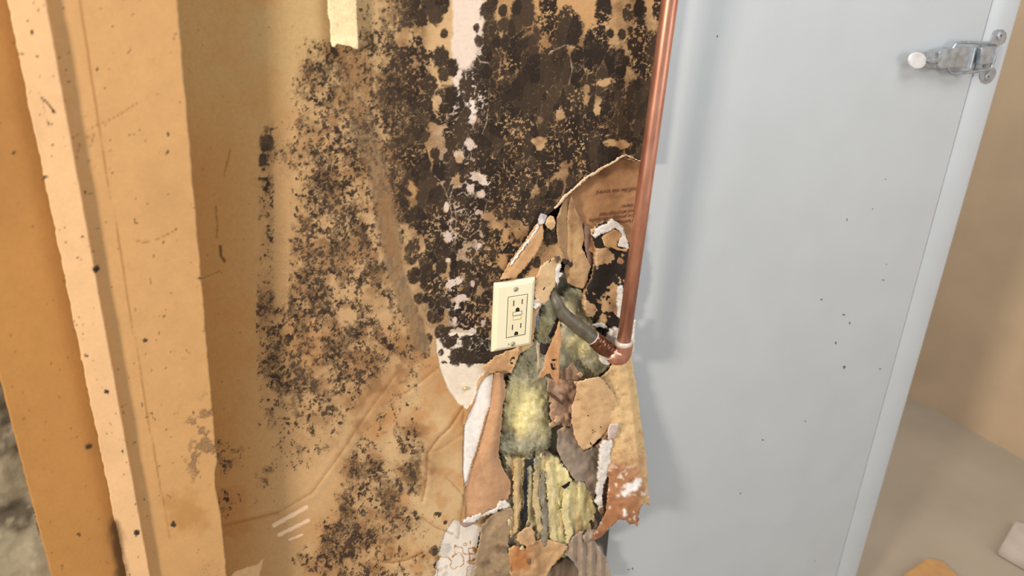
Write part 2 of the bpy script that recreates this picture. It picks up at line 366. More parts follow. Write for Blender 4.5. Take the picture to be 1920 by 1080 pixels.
def wall_relief(px, py):
    y = (fbm(px, py, 240, 21, 3)-.5)*.004*ss(430, 560, px)+(fbm(px, py, 40, 22, 3)-.5)*.0016*ss(640, 760, py)*ss(560, 700, px)
    for P, s in CREASES:
        d = dpath(px, py, P); y = y+s*.0009*np.exp(-(d/3.)**2)-s*.0008*np.exp(-((d-7)/6.)**2)
    y = y+.0011*inpoly(px, py, SEMI)+.0016*inpoly(px, py, PATCHB)
    y = y-.0010*(1-ss(0, 5, dpoly(px, py, STRIP)))*(~inpoly(px, py, STRIP))+.0012*inpoly(px, py, STRIP)
    return y
wall = None
def build_wall():
    global wall
    nx = int((WX1-WX0)/PITCH); nz = int((WZ1-WZ0)/PITCH)
    xs = np.linspace(WX0, WX1, nx+1); zs = np.linspace(WZ0, WZ1, nz+1); X, Z = np.meshgrid(xs, zs)
    PX, PY = proj(np.stack([X, 0*X, Z], -1))
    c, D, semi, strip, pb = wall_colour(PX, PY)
    n3 = fbm(PX, PY, 5, 31, 3)
    # ragged speckle on the left half
    def cover(nf, D, soft):
        q = np.quantile(nf[::7, ::7], np.linspace(0, 1, 201)); thr = np.interp(1-np.clip(D*.95, 0, .97), np.linspace(0, 1, 201), q)
        return ss(-soft, soft, nf-thr)*ss(.02, .12, D)
    s1 = cover(fbm(PX, PY*.85, 7.5, 33, 4, .8), D*.66, .07); s2 = cover(fbm(PX+300, PY*.8, 26, 34, 4, .62), D*.8, .11)
    spk = 1-(1-s1*.85)*(1-s2*.48)
    wl = 1-ss(690, 800, PX-60*ss(500, 700, PY))
    # round colonies: best and second best so that the pale gaps between neighbours show
    B1 = np.full(X.shape, -1.); B2 = np.full(X.shape, -1.); tone = fbm(PX, PY, 30, 35, 3)*.5; dk = np.ones(X.shape)
    rng = np.random.default_rng(5)
    for j in range(27):
        for i in range(22):
            D0 = DM[j, i]
            if D0 <= 0.05: continue
            cx, cy = 360+40*i, 40*j
            if cx < 560 and cy < 760: r0 = 6.5
            elif cx < 700: r0 = 5.5
            elif cx < 830: r0 = 8.0
            elif cy < 340 and cx > 930: r0 = 10.5
            else: r0 = 8.5
            if cy > 680: r0 = 5
            cov = min(D0*.85, .90); N = rng.poisson(-math.log(1-cov)*1600/(math.pi*r0*r0*1.15))
            for _ in range(N):
                ux, uy = cx+rng.random()*40, cy+rng.random()*40; r = r0*math.exp(rng.normal()*.36); tn = rng.random()**1.6
                w0 = unp(ux, uy, 0.); rw = r*.00104*(w0[0]*.25+.95); rz = rw*(1.05+.35*rng.random()+(.25 if r0 > 9 else 0))
                i0 = int((w0[0]-rw*1.6-WX0)/PITCH); i1 = int((w0[0]+rw*1.6-WX0)/PITCH)+2; j0 = int((w0[2]-rz*1.6-WZ0)/PITCH); j1 = int((w0[2]+rz*1.6-WZ0)/PITCH)+2
                i0, j0 = max(i0, 0), max(j0, 0)
                if i1 <= i0 or j1 <= j0 or i0 > nx or j0 > nz: continue
                xx = X[j0:j1, i0:i1]-w0[0]; zz = Z[j0:j1, i0:i1]-w0[2]
                v = 1.2-np.hypot(xx/rw, zz/rz)-(n3[j0:j1, i0:i1]-.5)*.5
                a_ = B1[j0:j1, i0:i1]; b_ = B2[j0:j1, i0:i1]; up = v > a_; np.maximum(b_, np.where(up, a_, v), out=b_)
                t = tone[j0:j1, i0:i1]; k_ = dk[j0:j1, i0:i1]; dd = .80+.20*rng.random()**.5
                t[up] = t[up]*.25+.55*tn; k_[up] = dd; a_[up] = v[up]
    fine = fbm(PX, PY, 4.5, 39, 3, .7); n12 = fbm(PX, PY, 11, 45, 4, .6)
    col = (.34*ss(-.02, .26, B1)+.80*ss(.12, .42, B1))*dk
    gap = np.exp(-np.clip(B1-B2, 0, 9)/.05)*ss(.15, .4, B1)*ss(.42, .62, fbm(PX, PY, 28, 43, 2))
    col = col*(1-.55*gap)
    col = np.maximum(col, ss(.25, .5, D)*.42*(.4+fine))
    wht = ss(.47, .60, fbm(PX, PY, 60, 44, 3))*(PX > 640)
    col = col*(1-.85*ss(.565, .65, fine)*(.28+.72*wht))          # flecks and threads of bare paint in the colonies
    M = col*(1-.85*wl)+spk*wl*(1-.55*ss(.55, .66, fine)); M = np.maximum(M, spk*.45*(1-wl)*ss(.5, .7, fine))
    # bare and whitish places of their own
    for ux, uy, rx, ry in [(1022, 80, 9, 13), (820, 193, 9, 14), (822, 240, 16, 9), (755, 70, 20, 16), (1050, 213, 8, 10), (915, 405, 10, 8), (932, 420, 18, 8), (948, 440, 9, 12), (941, 490, 9, 22), (970, 437, 8, 8), (775, 355, 9, 13), (790, 460, 6, 12), (695, 405, 9, 20), (712, 480, 7, 16), (690, 555, 14, 16), (722, 585, 9, 36), (755, 625, 9, 26), (650, 590, 16, 20), (622, 525, 14, 12), (860, 290, 10, 12), (1010, 268, 16, 12), (1120, 200, 7, 22), (1128, 155, 20, 8), (1100, 175, 6, 18), (1160, 270, 22, 9), (540, 620, 14, 8), (640, 750, 16, 14), (600, 700, 12, 14)]:
        M *= 1-.9*(1-ss(.6, 1.15, np.hypot((PX-ux)/rx, (PY-uy)/ry)/1.2+(n12-.45)*1.8))
    n12 = fbm(PX, PY, 11, 45, 4, .6)
    for ux, uy, rx, ry in WHITES: M *= 1-.96*(1-ss(.75, 1.1, np.hypot((PX-ux)/rx, (PY-uy)/ry)/1.25+(n12-.45)*2.0))
    M *= 1-.85*(1-ss(14, 30, dpath(PX, PY, [(748, 690), (700, 752), (655, 815), (610, 885), (560, 945)])+(n12-.5)*26))
    M *= 1-.95*ss(778, 800, PX+(n12-.5)*30)*ss(684, 694, PY)*(PY < 960)
    for P in WEBS: M *= 1-.6*(1-ss(.3, 1.6, dpath(PX, PY, P)+(n3-.5)*1.6))
    M *= 1-.97*(1-ss(.8, 1.1, np.hypot((PX-872)/24, (PY-60)/75)))
    smr = 1-ss(.5, 1.0, dpath(PX, PY, GRSM)/(24-6*ss(300, 600, PY))+(fbm(PX, PY, 26, 3, 4)-.5)*.9)
    M *= 1-smr*(.35+.45*ss(300, 420, PY))
    M = M*np.where(strip, .0, 1.)*np.where(semi & (PY > 682), .12, 1.)*np.where(pb, .35, 1.)
    ex = [(1165, 65, 9), (1143, 62, 8), (1165, 98, 5), (914, 20, 16), (893, 52, 7), (812, 20, 17), (826, 108, 17), (832, 138, 13), (832, 63, 8), (500, 268, 14), (493, 300, 10), (874, 640, 10), (855, 668, 14), (880, 672, 12), (1198, 20, 14), (1172, 115, 10), (898, 76, 9)]
    for ux, uy, r in ex:
        d = np.hypot((PX-ux)/r, (PY-uy)/(r*1.35))+(n3-.5)*.7; M = np.maximum(M, .9*(1-ss(.72, 1.15, d)))
    # fly specks and dirt on the clean paint
    for _ in range(70):
        ux, uy = 350+rng.random()*230, rng.random()*1080; d = np.hypot(PX-ux, (PY-uy)*.8)
        M = np.maximum(M, .85*(1-ss(.6, 2.0, d))*(rng.random()*.6+.4))
    tone = np.clip(tone*(1-wl)+wl*(.25+.6*ss(.35, .65, fbm(PX, PY, 26, 38, 3)))+.1*ss(640, 700, PY), 0, 1)
    Y = wall_relief(PX, PY)-.0004*M
    cx_, cy_ = (PX[:-1, :-1]+PX[1:, 1:])/2, (PY[:-1, :-1]+PY[1:, 1:])/2
    jn = (fbm(cx_, cy_, 9, 77, 3)-.5)*8
    hole = inpoly(cx_+jn, cy_-jn, TORN)
    idx = np.arange(X.size).reshape(X.shape); keepm = ~hole
    F = np.stack([idx[:-1, :-1], idx[:-1, 1:], idx[1:, 1:], idx[1:, :-1]], -1)[keepm]
    # rim: the broken thickness of the board all round
    K = np.zeros((nz+2, nx+2), bool); K[1:-1, 1:-1] = keepm
    V = np.stack([X, Y, Z], -1).reshape(-1, 3); n0 = len(V); Vb = V.copy(); Vb[:, 1] = .0125
    E = []
    for dj, di, a, b in ((0, -1, (0, 0), (1, 0)), (0, 1, (1, 1), (0, 1)), (-1, 0, (0, 1), (0, 0)), (1, 0, (1, 0), (1, 1))):
        nb = K[1+dj:nz+1+dj, 1+di:nx+1+di]; j, i = np.nonzero(keepm & ~nb)
        E.append(np.stack([idx[j+a[0], i+a[1]], idx[j+b[0], i+b[1]]], -1))
    E = np.concatenate(E); Fr = np.stack([E[:, 0], E[:, 1], E[:, 1]+n0, E[:, 0]+n0], -1)
    used = np.unique(Fr); remap = np.full(2*n0, -1); back = used[used >= n0]
    V2 = np.concatenate([V, V[E[:, 0]], V[E[:, 1]], Vb[E[:, 1]], Vb[E[:, 0]]]); ne = len(E); o = n0+np.arange(ne)
    Fr = np.stack([o, o+ne, o+2*ne, o+3*ne], -1)[:, ::-1]
    me = quads(V2, np.concatenate([F, Fr]), 'wall_back')
    rc = np.zeros((4*ne, 3))+L(226, 214, 198); rc[:ne*2] = L(206, 176, 140)
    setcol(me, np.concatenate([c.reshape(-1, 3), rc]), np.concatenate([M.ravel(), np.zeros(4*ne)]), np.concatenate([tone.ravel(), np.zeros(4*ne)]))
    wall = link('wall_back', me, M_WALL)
    tag(wall, kind='structure')
build_wall()

# plain drywall going on above and below the stained part, and the stud bay behind
def boxmesh(name, x0, x1, y0, y1, z0, z1, m, parent=None, bevel=0):
    o = prism(name, [(x0, z0), (x1, z0), (x1, z1), (x0, z1)], y0, y1, m, None, bevel)
    if parent: keep(o, parent)
    return o
M_TANW = plain('plain_tan_paint', L(204, 165, 116), .62, noise=.03, nscale=20)
tag(boxmesh('wall_back_upper', -.02, .703, .0005, .0125, 1.60, 2.7, M_TANW), kind='structure')
tag(boxmesh('wall_back_lower', -.02, .42, .0005, .0125, .0, .49, M_TANW), kind='structure')
tag(boxmesh('wall_back_cavity', -.02, .76, .10, .12, 0, 2.7, M_SHEATH), kind='structure')

# ================================================================== BOXED POST ON THE LEFT
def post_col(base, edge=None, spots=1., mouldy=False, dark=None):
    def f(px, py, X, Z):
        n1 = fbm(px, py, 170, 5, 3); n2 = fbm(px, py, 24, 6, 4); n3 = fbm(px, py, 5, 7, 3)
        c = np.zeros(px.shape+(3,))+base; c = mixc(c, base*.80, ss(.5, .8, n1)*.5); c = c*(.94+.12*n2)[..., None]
        m = ss(.70, .80, fbm(px, py, 11, 8, 4, .85))*.7*spots
        if mouldy:
            k = (1-ss(.4, 1.1, np.hypot((px-380)/42, (py-840)/120)+(n2-.5)*.8))
            m = np.maximum(m, ss(.52, .6, fbm(px, py, 18, 12, 4, .6))*k*.55)
            m = np.maximum(m, .5*n2*(1-ss(.5, 1.1, np.hypot((px-395)/30, (py-1075)/40)+(n2-.5))))
            c = mixc(c, L(158, 108, 52), (1-ss(.5, 1.2, np.hypot((px-350)/45, (py-965)/45)+(n2-.5)))*.5)
            for P in ([(150, 0), (190, 270), (228, 480), (240, 560), (275, 770), (318, 1010)],): c = mixc(c, L(150, 104, 58), (1-ss(.5, 2, dpath(px, py, P)+(n3-.5)))*.7)
            for P in ([(128, 262), (180, 236), (212, 222), (275, 182)], [(250, 450), (272, 455), (300, 447), (328, 432)], [(168, 280), (176, 252), (160, 258)], [(150, 268), (143, 300)]):
                c = mixc(c, L(116, 78, 42), (1-ss(.3, 1.5, dpath(px, py, P)+(n2-.5)*3))*.55)
        c = mixc(c, L(70, 50, 30), (1-ss(.3, 1.2, dpath(px, py, [(214, 985), (222, 1030), (232, 1090)])/16+(n2-.5)*1.2))*.85)
        if edge is not None:
            d = dpath(px, py, edge); c = mixc(c, L(140, 96, 52), (1-ss(0, 3, d))*.5)
        SPK = [(70, 107, 3), (40, 102, 3), (27, 288, 6), (60, 425, 3), (84, 332, 6), (180, 505, 9), (160, 360, 3), (315, 252, 4), (316, 284, 3), (182, 130, 4), (165, 837, 7), (273, 638, 5), (256, 999, 8), (325, 983, 7), (148, 1003, 4), (112, 743, 3), (163, 668, 5), (390, 621, 4), (200, 735, 6), (362, 774, 5), (247, 1040, 0), (375, 522, 4), (60, 60, 5), (52, 40, 4), (306, 455, 3), (270, 450, 3), (330, 430, 3), (100, 210, 4)]
        for a, b, r in SPK:
            if r: m = np.maximum(m, .95*(1-ss(.4, 1.1, np.hypot(px-a, py-b)/r+(n3-.5)*1.3)))
        m = np.maximum(m, .9*(1-ss(.8, 3, dpath(px, py, [(78, 183), (92, 196), (104, 212)])+(n3-.5)*2.5)))
        m = np.maximum(m, .5*(1-ss(.5, 2, dpath(px, py, [(68, 172), (80, 178), (84, 215), (92, 240)])+(n3-.5)*3)))
        return c, m, np.clip(.25+.9*(mouldy)*ss(330, 350, px), 0, 1)
    return f
post = empty('trim_post', (-.01, -.03, 0)); tag(post, kind='structure')
jag = lambda s, a: (lambda z: (fbm(z*900, z*0+s, 14, 50+s, 4, .7)-.5)*a)
xD = lambda z: .0303+(z-.833)*(.0564-.0303)/(1.556-.833)+jag(3, .003)(z)+.009*ss(1.01, 1.03, z)*(1-ss(1.03, 1.12, z))*0-.004*ss(.90, .99, z)*(1-ss(1.0, 1.02, z))
xB = lambda z: -.0580+(z-.868)*(.0043)/(.685)+jag(4, .0012)(z)
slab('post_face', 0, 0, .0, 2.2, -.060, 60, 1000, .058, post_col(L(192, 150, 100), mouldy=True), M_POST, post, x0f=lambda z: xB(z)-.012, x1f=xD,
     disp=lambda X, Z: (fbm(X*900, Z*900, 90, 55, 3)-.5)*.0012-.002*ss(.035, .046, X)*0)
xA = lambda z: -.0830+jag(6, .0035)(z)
sl = slab('corner_strip', 0, 0, .0, 2.2, -.068, 24, 1000, .010, post_col(L(218, 178, 132), spots=1.2), M_POST, post, x0f=xA, x1f=xB,  # paler base colour: the strip's brighter lighting is painted in
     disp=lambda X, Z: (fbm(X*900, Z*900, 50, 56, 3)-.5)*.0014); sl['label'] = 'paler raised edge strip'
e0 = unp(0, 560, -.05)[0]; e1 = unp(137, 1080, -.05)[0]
slab('side_board', 0, 0, .0, 2.2, lambda X, Z: -.050-.10*(-.083-X)*1.0, 40, 700, .04, post_col(L(174, 126, 70), spots=.8), M_POST, post,  # shade on this side painted in as a darker ochre base
     x0f=lambda z: (e0+e1)/2-.018+jag(8, .002)(z), x1f=lambda z: -.078+0*z)['label'] = 'ochre side board with shade painted in its colour'
# dirty gap at the foot of the strip and the rough concrete further left
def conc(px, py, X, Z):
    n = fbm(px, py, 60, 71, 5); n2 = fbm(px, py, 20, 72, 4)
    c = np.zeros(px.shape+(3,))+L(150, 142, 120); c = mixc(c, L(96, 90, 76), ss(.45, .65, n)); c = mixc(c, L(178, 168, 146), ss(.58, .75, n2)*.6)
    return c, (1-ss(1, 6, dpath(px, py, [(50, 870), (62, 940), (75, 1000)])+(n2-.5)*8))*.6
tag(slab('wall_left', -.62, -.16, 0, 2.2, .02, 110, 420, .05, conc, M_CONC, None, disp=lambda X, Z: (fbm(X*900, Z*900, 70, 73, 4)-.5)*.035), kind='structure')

# ================================================================== GREY METAL CABINET
ang = math.radians(-1.35)
cabx, cabz = .7139, 1.046
cab = empty('metal_cabinet', (1.15, .25, 0))
tag(cab, 'tall grey enamelled metal cabinet with a draw latch, right of the copper pipe', 'cabinet')
YP = .018
def leanx(x, z): return x+(1.592-z)*.0235      # the cabinet leans a little
def cq(x0, x1, z0, z1): return [(leanx(x0, z0), z0), (leanx(x1, z0), z0), (leanx(x1, z1), z1), (leanx(x0, z1), z1)]
XL, XI, XO = .7004, 1.452, 1.5457
prism('side_panel', cq(XL, XI-.001, 0, 2.4), YP, YP+.003, M_STEEL, cab)
prism('cabinet_body', cq(XL+.004, XO-.012, 0, 2.4), YP+.0031, .50, M_STEEL, cab)
# folded flange: flat face then a rounded outer corner
def flange():
    prof = [(XI+.0012, YP+.003), (XI+.0012, YP-.0012), (XI+.0025, YP-.0025)]
    R_ = .016
    for k in range(9):
        a = math.pi/2*k/8; prof.append((XO-R_+R_*math.sin(a), YP-.0025+R_*(1-math.cos(a))))
    prof += [(XO, YP+.03), (XO-.010, YP+.03)]
    V = []; zs = [0, 2.4]
    for z in zs: V += [(leanx(x, z), y, z) for x, y in prof]
    n = len(prof); F = [(i, i+1, n+i+1, n+i) for i in range(n-1)]+[(n-1, 0, n, 2*n-1)]
    me = bpy.data.meshes.new('flange'); me.from_pydata(V, [], F); me.update(); o = link('flange', me, M_STEEL); keep(o, cab); o['label'] = 'folded edge flange with rounded outer corner'
flange()
# scuffs: small chips of dark paint loss on the panel
sc = [(1583, 688, 5, 7), (1567, 643, 3, 6), (1582, 590, 6, 3), (1510, 790, 3, 3), (1430, 825, 3, 3), (1540, 562, 4, 3), (1650, 692, 3, 3), (1656, 525, 3, 3), (1588, 412, 2, 6), (1636, 392, 2, 2), (1660, 336, 2, 2), (1528, 1052, 2, 2), (1179, 1068, 5, 2), (1186, 1066, 2, 5), (1388, 925, 3, 2), (1662, 496, 2, 2), (1593, 606, 3, 5), (1345, 68, 2, 5)]
Mch = plain('chipped_enamel', L(92, 98, 104), .7, nscale=100)
for k, (a, b, u, v) in enumerate(sc):
    rr = np.random.default_rng(k); P = [(a+u*.5*math.cos(t)*(.7+.6*rr.random()), b+v*.5*math.sin(t)*(.7+.6*rr.random())) for t in np.linspace(0, 2*math.pi, 9)[:-1]]
    prism('paint_chip', pxz(P, YP), YP-.00025, YP+.0001, Mch, cab)
# ---- draw latch
YL = YP-.0025
def lat(pts): return [(1640+x/6.75, 20+y/6.75) for x, y in pts]
latch = empty('draw_latch', tuple(at(1850, 105, YL))); keep(latch, cab); latch.location = at(1850, 105, YL)-cab.location; latch.matrix_parent_inverse = Matrix.Identity(4)
LW = at(1850, 105, YL)
def kl(o): o.parent = latch; o.matrix_parent_inverse = Matrix.Translation(LW).inverted(); return o
def ell(cx, cy, rx, ry, n=20, a0=0, a1=2*math.pi): return [(cx+rx*math.cos(a0+(a1-a0)*k/n), cy+ry*math.sin(a0+(a1-a0)*k/n)) for k in range(n)]
base = lat([(1480, 300), (1500, 260), (1560, 235), (1620, 240), (1655, 280), (1660, 340), (1635, 400), (1590, 425), (1560, 440), (1520, 640), (1490, 700), (1520, 740), (1530, 790), (1505, 850), (1460, 900), (1400, 925), (1345, 905), (1315, 850), (1325, 800), (1350, 770), (1370, 700), (1400, 470), (1440, 400)])
kl(prism('base_plate', pxz(base, YL), YL-.0018, YL, M_CHROME, None, .0006))
kl(prism('catch', pxz(lat([(1330, 470), (1540, 425), (1500, 660), (1310, 690)]), YL-.01), YL-.0135, YL-.004, M_CHROME, None, .0022))
# lever: body, rolled end, neck and round thumb tip
LY = YL-.016
kl(prism('lever', pxz(lat([(800, 530), (830, 500), (960, 478), (1200, 455), (1230, 470), (1215, 700), (1190, 722), (960, 722), (820, 735), (790, 700)]), LY), LY-.002, LY+.012, M_CHROME, None, .0015))
a, b = at(*lat([(1245, 462)])[0], LY), at(*lat([(1185, 722)])[0], LY)
kl(tube('rolled_end', [a, a*.5+b*.5, b], .0058, M_CHROME))
kl(prism('lever_neck', pxz(lat([(600, 560), (680, 525), (820, 520), (815, 725), (690, 725), (600, 700)]), LY), LY+.001, LY+.006, M_CHROME, None, .001))
kl(prism('neck_ridge', pxz(lat([(640, 625), (700, 600), (810, 600), (790, 655), (700, 670), (650, 650)]), LY), LY-.004, LY+.002, M_CHROME, None, .0014))
M_TIP = plain('brightened_tip', L(236, 240, 244), .3, .35, nscale=70)  # paler copy of the latch metal, its bright glint painted in
kl(prism('thumb_tip', pxz(lat(ell(540, 630, 112, 105, 24)), LY), LY-.001, LY+.0025, M_TIP, None, .001))
wire = lat([(975, 500), (990, 470), (1050, 410), (1200, 402), (1340, 410), (1500, 412), (1545, 440), (1530, 520), (1500, 640), (1470, 725), (1400, 750), (1250, 775), (1000, 795), (945, 770), (925, 735), (935, 715)])
kl(tube('wire_bail', smoothpath([at(x, y, YL-.013) for x, y in wire], 5), .0029, M_CHROME, n=10))
for q in lat([(1575, 315), (1420, 830)]):
    p = at(*q, YL)
    kl(tube('rivet', [p+Vector((0, -.0017, 0)), p+Vector((0, -.0034, 0)), p+Vector((0, -.0042, 0))], [.0086, .0082, .0056], M_CHROME, n=20))
    kl(tube('rivet_hole', [p+Vector((-.001, -.0040, 0)), p+Vector((-.001, -.0045, 0))], .0020, M_DARK, n=12))
for o in list(latch.children):
    for p in o.data.polygons: p.use_smooth = True
    md = o.modifiers.new('en', 'EDGE_SPLIT'); md.split_angle = .7

# ================================================================== ROOM BEYOND
tag(boxmesh('floor', -3, 6, -4, 2.0, -.05, 0, M_FLOOR), kind='structure')
tag(boxmesh('wall_right', 2.82, 2.92, -4, 2.0, 0, 2.7, M_BEIGE), kind='structure')
tag(boxmesh('wall_far', 1.62, 2.82, 1.9, 2.0, 0, 2.7, M_BEIGE), kind='structure')
def unz(px, py, z):
    d = RC @ ar(px-960, 540-py, -FPX); return Vector(CP+d*((z-CP[2])/d[2]))
def loose_board(name, quad, h, m, label, cat):
    import bmesh
    bm = bmesh.new(); b = [bm.verts.new(unz(x, y, 0.001)) for x, y in quad]; t = [bm.verts.new(v.co+Vector((0, 0, h))) for v in b]
    bm.faces.new(t); bm.faces.new(b[::-1])
    for i in range(len(b)): bm.faces.new((b[i], b[(i+1) % len(b)], t[(i+1) % len(b)], t[i]))
    bmesh.ops.recalc_face_normals(bm, faces=bm.faces); bmesh.ops.bevel(bm, geom=list(bm.edges), offset=.004, segments=2, affect='EDGES')
    me = bpy.data.meshes.new(name); bm.to_mesh(me); bm.free(); tag(link(name, me, m, smooth=False), label, cat)
loose_board('plaster_offcut', [(1868, 1040), (1900, 985), (1990, 1010), (1990, 1110)], .02, M_PLASTERW, 'pale blurred plasterboard offcut lying on the floor at the far lower right', 'board')
loose_board('tan_board', [(1735, 1052), (1765, 1058), (1840, 1130), (1700, 1130), (1690, 1085)], .015, M_TAN, 'blurred tan board scrap on the floor at the bottom edge right of the cabinet', 'board')

# ================================================================== OUTLET
out = empty('wall_outlet', tuple(at(962, 590, 0))); OW = out.location.copy()
tag(out, 'ivory outlet with test buttons on the mouldy wall left of the grey pipe sleeve', 'outlet')
cor = [unp(924, 531, -.003), unp(923, 660, -.003), unp(998, 645, -.003), unp(1001, 520, -.003)]
ox0, ox1 = (cor[0][0]+cor[1][0])/2, (cor[2][0]+cor[3][0])/2; oz0, oz1 = (cor[1][2]+cor[2][2])/2, (cor[0][2]+cor[3][2])/2
import bmesh
def plate(name, x0, x1, z0, z1, yf, yb, cham, m, parent, inset=0):
    bm = bmesh.new()
    o_ = [(x0, z0), (x1, z0), (x1, z1), (x0, z1)]; i_ = [(x0+cham, z0+cham), (x1-cham, z0+cham), (x1-cham, z1-cham), (x0+cham, z1-cham)]
    vb = [bm.verts.new((x, yb, z)) for x, z in o_]; vm = [bm.verts.new((x, yf+(yb-yf)*.55, z)) for x, z in o_]; vf = [bm.verts.new((x, yf, z)) for x, z in i_]
    bm.faces.new(vf); bm.faces.new(vb[::-1])
    for k in range(4):
        bm.faces.new((vb[k], vb[(k+1) % 4], vm[(k+1) % 4], vm[k])); bm.faces.new((vm[k], vm[(k+1) % 4], vf[(k+1) % 4], vf[k]))
    bmesh.ops.recalc_face_normals(bm, faces=bm.faces)
    me = bpy.data.meshes.new(name); bm.to_mesh(me); bm.free(); o = link(name, me, m, smooth=False)
    md = o.modifiers.new('bevel', 'BEVEL'); md.width = min(.0012, cham*.4); md.segments = 3
    keep(o, parent); return o
def rectring(name, x0, x1, z0, z1, t, yf, yb, m, parent):
    bm = bmesh.new(); A = [(x0, z0), (x1, z0), (x1, z1), (x0, z1)]; B = [(x0+t, z0+t), (x1-t, z0+t), (x1-t, z1-t), (x0+t, z1-t)]
    a = [bm.verts.new((x, yf, z)) for x, z in A]; b = [bm.verts.new((x, yf, z)) for x, z in B]; c = [bm.verts.new((x, yb, z)) for x, z in A]; d = [bm.verts.new((x, yb, z)) for x, z in B]
    for k in range(4):
        j = (k+1) % 4; bm.faces.new((a[k], a[j], b[j], b[k])); bm.faces.new((a[k], c[k], c[j], a[j])); bm.faces.new((b[k], b[j], d[j], d[k])); bm.faces.new((c[k], d[k], d[j], c[j]))
    bmesh.ops.recalc_face_normals(bm, faces=bm.faces); me = bpy.data.meshes.new(name); bm.to_mesh(me); bm.free(); return keep(link(name, me, m, smooth=False), parent)
H = oz1-oz0; W = ox1-ox0; cxo, czo = (ox0+ox1)/2, (oz0+oz1)/2
plate('cover_plate', ox0, ox1, oz0, oz1, -.0075, .0, .006, M_IVORY, out)
rx0, rx1 = ox0+W*.33, ox0+W*.79; rz0, rz1 = oz0+H*.20, oz0+H*.785
rectring('receptacle_gap', rx0-.0009, rx1+.0009, rz0-.0009, rz1+.0009, .0011, -.00765, -.0070, M_DARK, out)
plate('receptacle', rx0, rx1, rz0, rz1, -.0086, -.0070, .0008, M_IVORY2, out)
cx0 = (rx0+rx1)/2; rh = rz1-rz0
for k, zc in enumerate((rz0+rh*.845, rz0+rh*.245)):
    boxmesh('blade_slot', cx0-.0078, cx0-.0064, -.0089, -.0084, zc-.0045, zc+.0045, M_DARK, out)
    boxmesh('blade_slot', cx0+.0064, cx0+.0078, -.0089, -.0084, zc-.0035, zc+.0045, M_DARK, out)
    P = [(cx0+.0032*math.cos(t), zc-.0115+.0032*math.sin(t)) for t in np.linspace(0, math.pi, 10)]+[(cx0-.0032, zc-.0145), (cx0+.0032, zc-.0145)]
    prism('ground_hole', P, -.0089, -.0084, M_DARK, out)
bw = .0072
rectring('test_button_gap', cx0-bw-.0006, cx0+bw+.0006, rz0+rh*.535-.0006, rz0+rh*.615+.0006, .0008, -.0089, -.0084, M_DARK, out)
plate('test_button', cx0-bw, cx0+bw, rz0+rh*.535, rz0+rh*.615, -.0096, -.0084, .0006, M_IVORY2, out)
plate('reset_button', cx0-bw+.0008, cx0+bw-.0006, rz0+rh*.425, rz0+rh*.495, -.0095, -.0084, .0006, M_IVORY2, out)
rectring('reset_button_gap', cx0-bw+.0003, cx0+bw-.0001, rz0+rh*.425-.0005, rz0+rh*.495+.0005, .0006, -.0088, -.0084, plain('shallow_gap', L(150, 138, 104), .7), out)
M_SCREW = plain('painted_screw', L(196, 190, 166), .35, .3, nscale=200)
for zc in (oz1-H*.115, oz0+H*.085):
    tube('screw', [(cxo, -.0074, zc), (cxo, -.0084, zc), (cxo, -.0088, zc)], [.0034, .0033, .0022], M_SCREW, out, n=20)
    for an in (.9, ):
        dx, dz = .0028*math.cos(an), .0028*math.sin(an)
        tube('screw_slot', [(cxo-dx, -.0088, zc-dz), (cxo+dx, -.0088, zc+dz)], .0005, M_DARK, out, n=6)
tube('screw_rim', [(cxo+.0034*math.cos(t), -.0078, oz1-H*.115+.0034*math.sin(t)) for t in np.linspace(0, 2*math.pi, 20)], .0004, plain('grime', L(110, 100, 80), .8), out, n=5)
tube('screw_rim', [(cxo+.0034*math.cos(t), -.0078, oz0+H*.085+.0034*math.sin(t)) for t in np.linspace(0, 2*math.pi, 20)], .0004, bpy.data.materials['grime'], out, n=5)
tube('pencil_mark', [(cxo-.009, -.0077, oz0+H*.08), (cxo-.0075, -.0077, oz0+H*.105), (cxo-.006, -.0077, oz0+H*.08)], .00035, bpy.data.materials['grime'], out, n=5)
bx0 = unp(940, 600, .004)[0]; bx1 = unp(1009, 600, .004)[0]
jb = boxmesh('outlet_box', bx0, bx1, .001, .055, oz0+H*.20, oz1-H*.38, M_BOX, out, .002); jb['label'] = 'blue grey plastic box behind the cover plate'

# ================================================================== COPPER PIPE
pipe = empty('copper_pipe', (.657, -.045, 1.05)); tag(pipe, 'long copper water pipe running up in front of the wall and cabinet', 'pipe')
PYY = -.045; p0 = at(1169, 645, PYY); p1 = at(1256, 0, PYY); dirp = (p1-p0).normalized()
tube('riser', [p0+dirp*.004, p0+dirp*.25, p0+dirp*.5, p0+dirp*1.2], .0112, M_COPPER, pipe, n=32)
s_end = at(1147, 662, -.037)
elb = [s_end+(s_end-at(1125, 645, -.03))*.1, at(1154, 668, -.042), at(1163, 668, -.0455), at(1168, 660, -.0455), at(1170, 648, PYY), at(1171, 643, PYY)]
tube('elbow', smoothpath(elb, 6), .0142, M_COPPER, pipe, n=28)
def ringat(p, d, r, t, m, name, par): d = d.normalized(); return tube(name, [p-d*t, p-d*t*.4, p+d*t*.4, p+d*t], [r*.93, r, r, r*.93], m, par, n=28)
ringat(p0+dirp*.002, dirp, .0142, .0042, M_SOLDER, 'solder_joint', pipe)
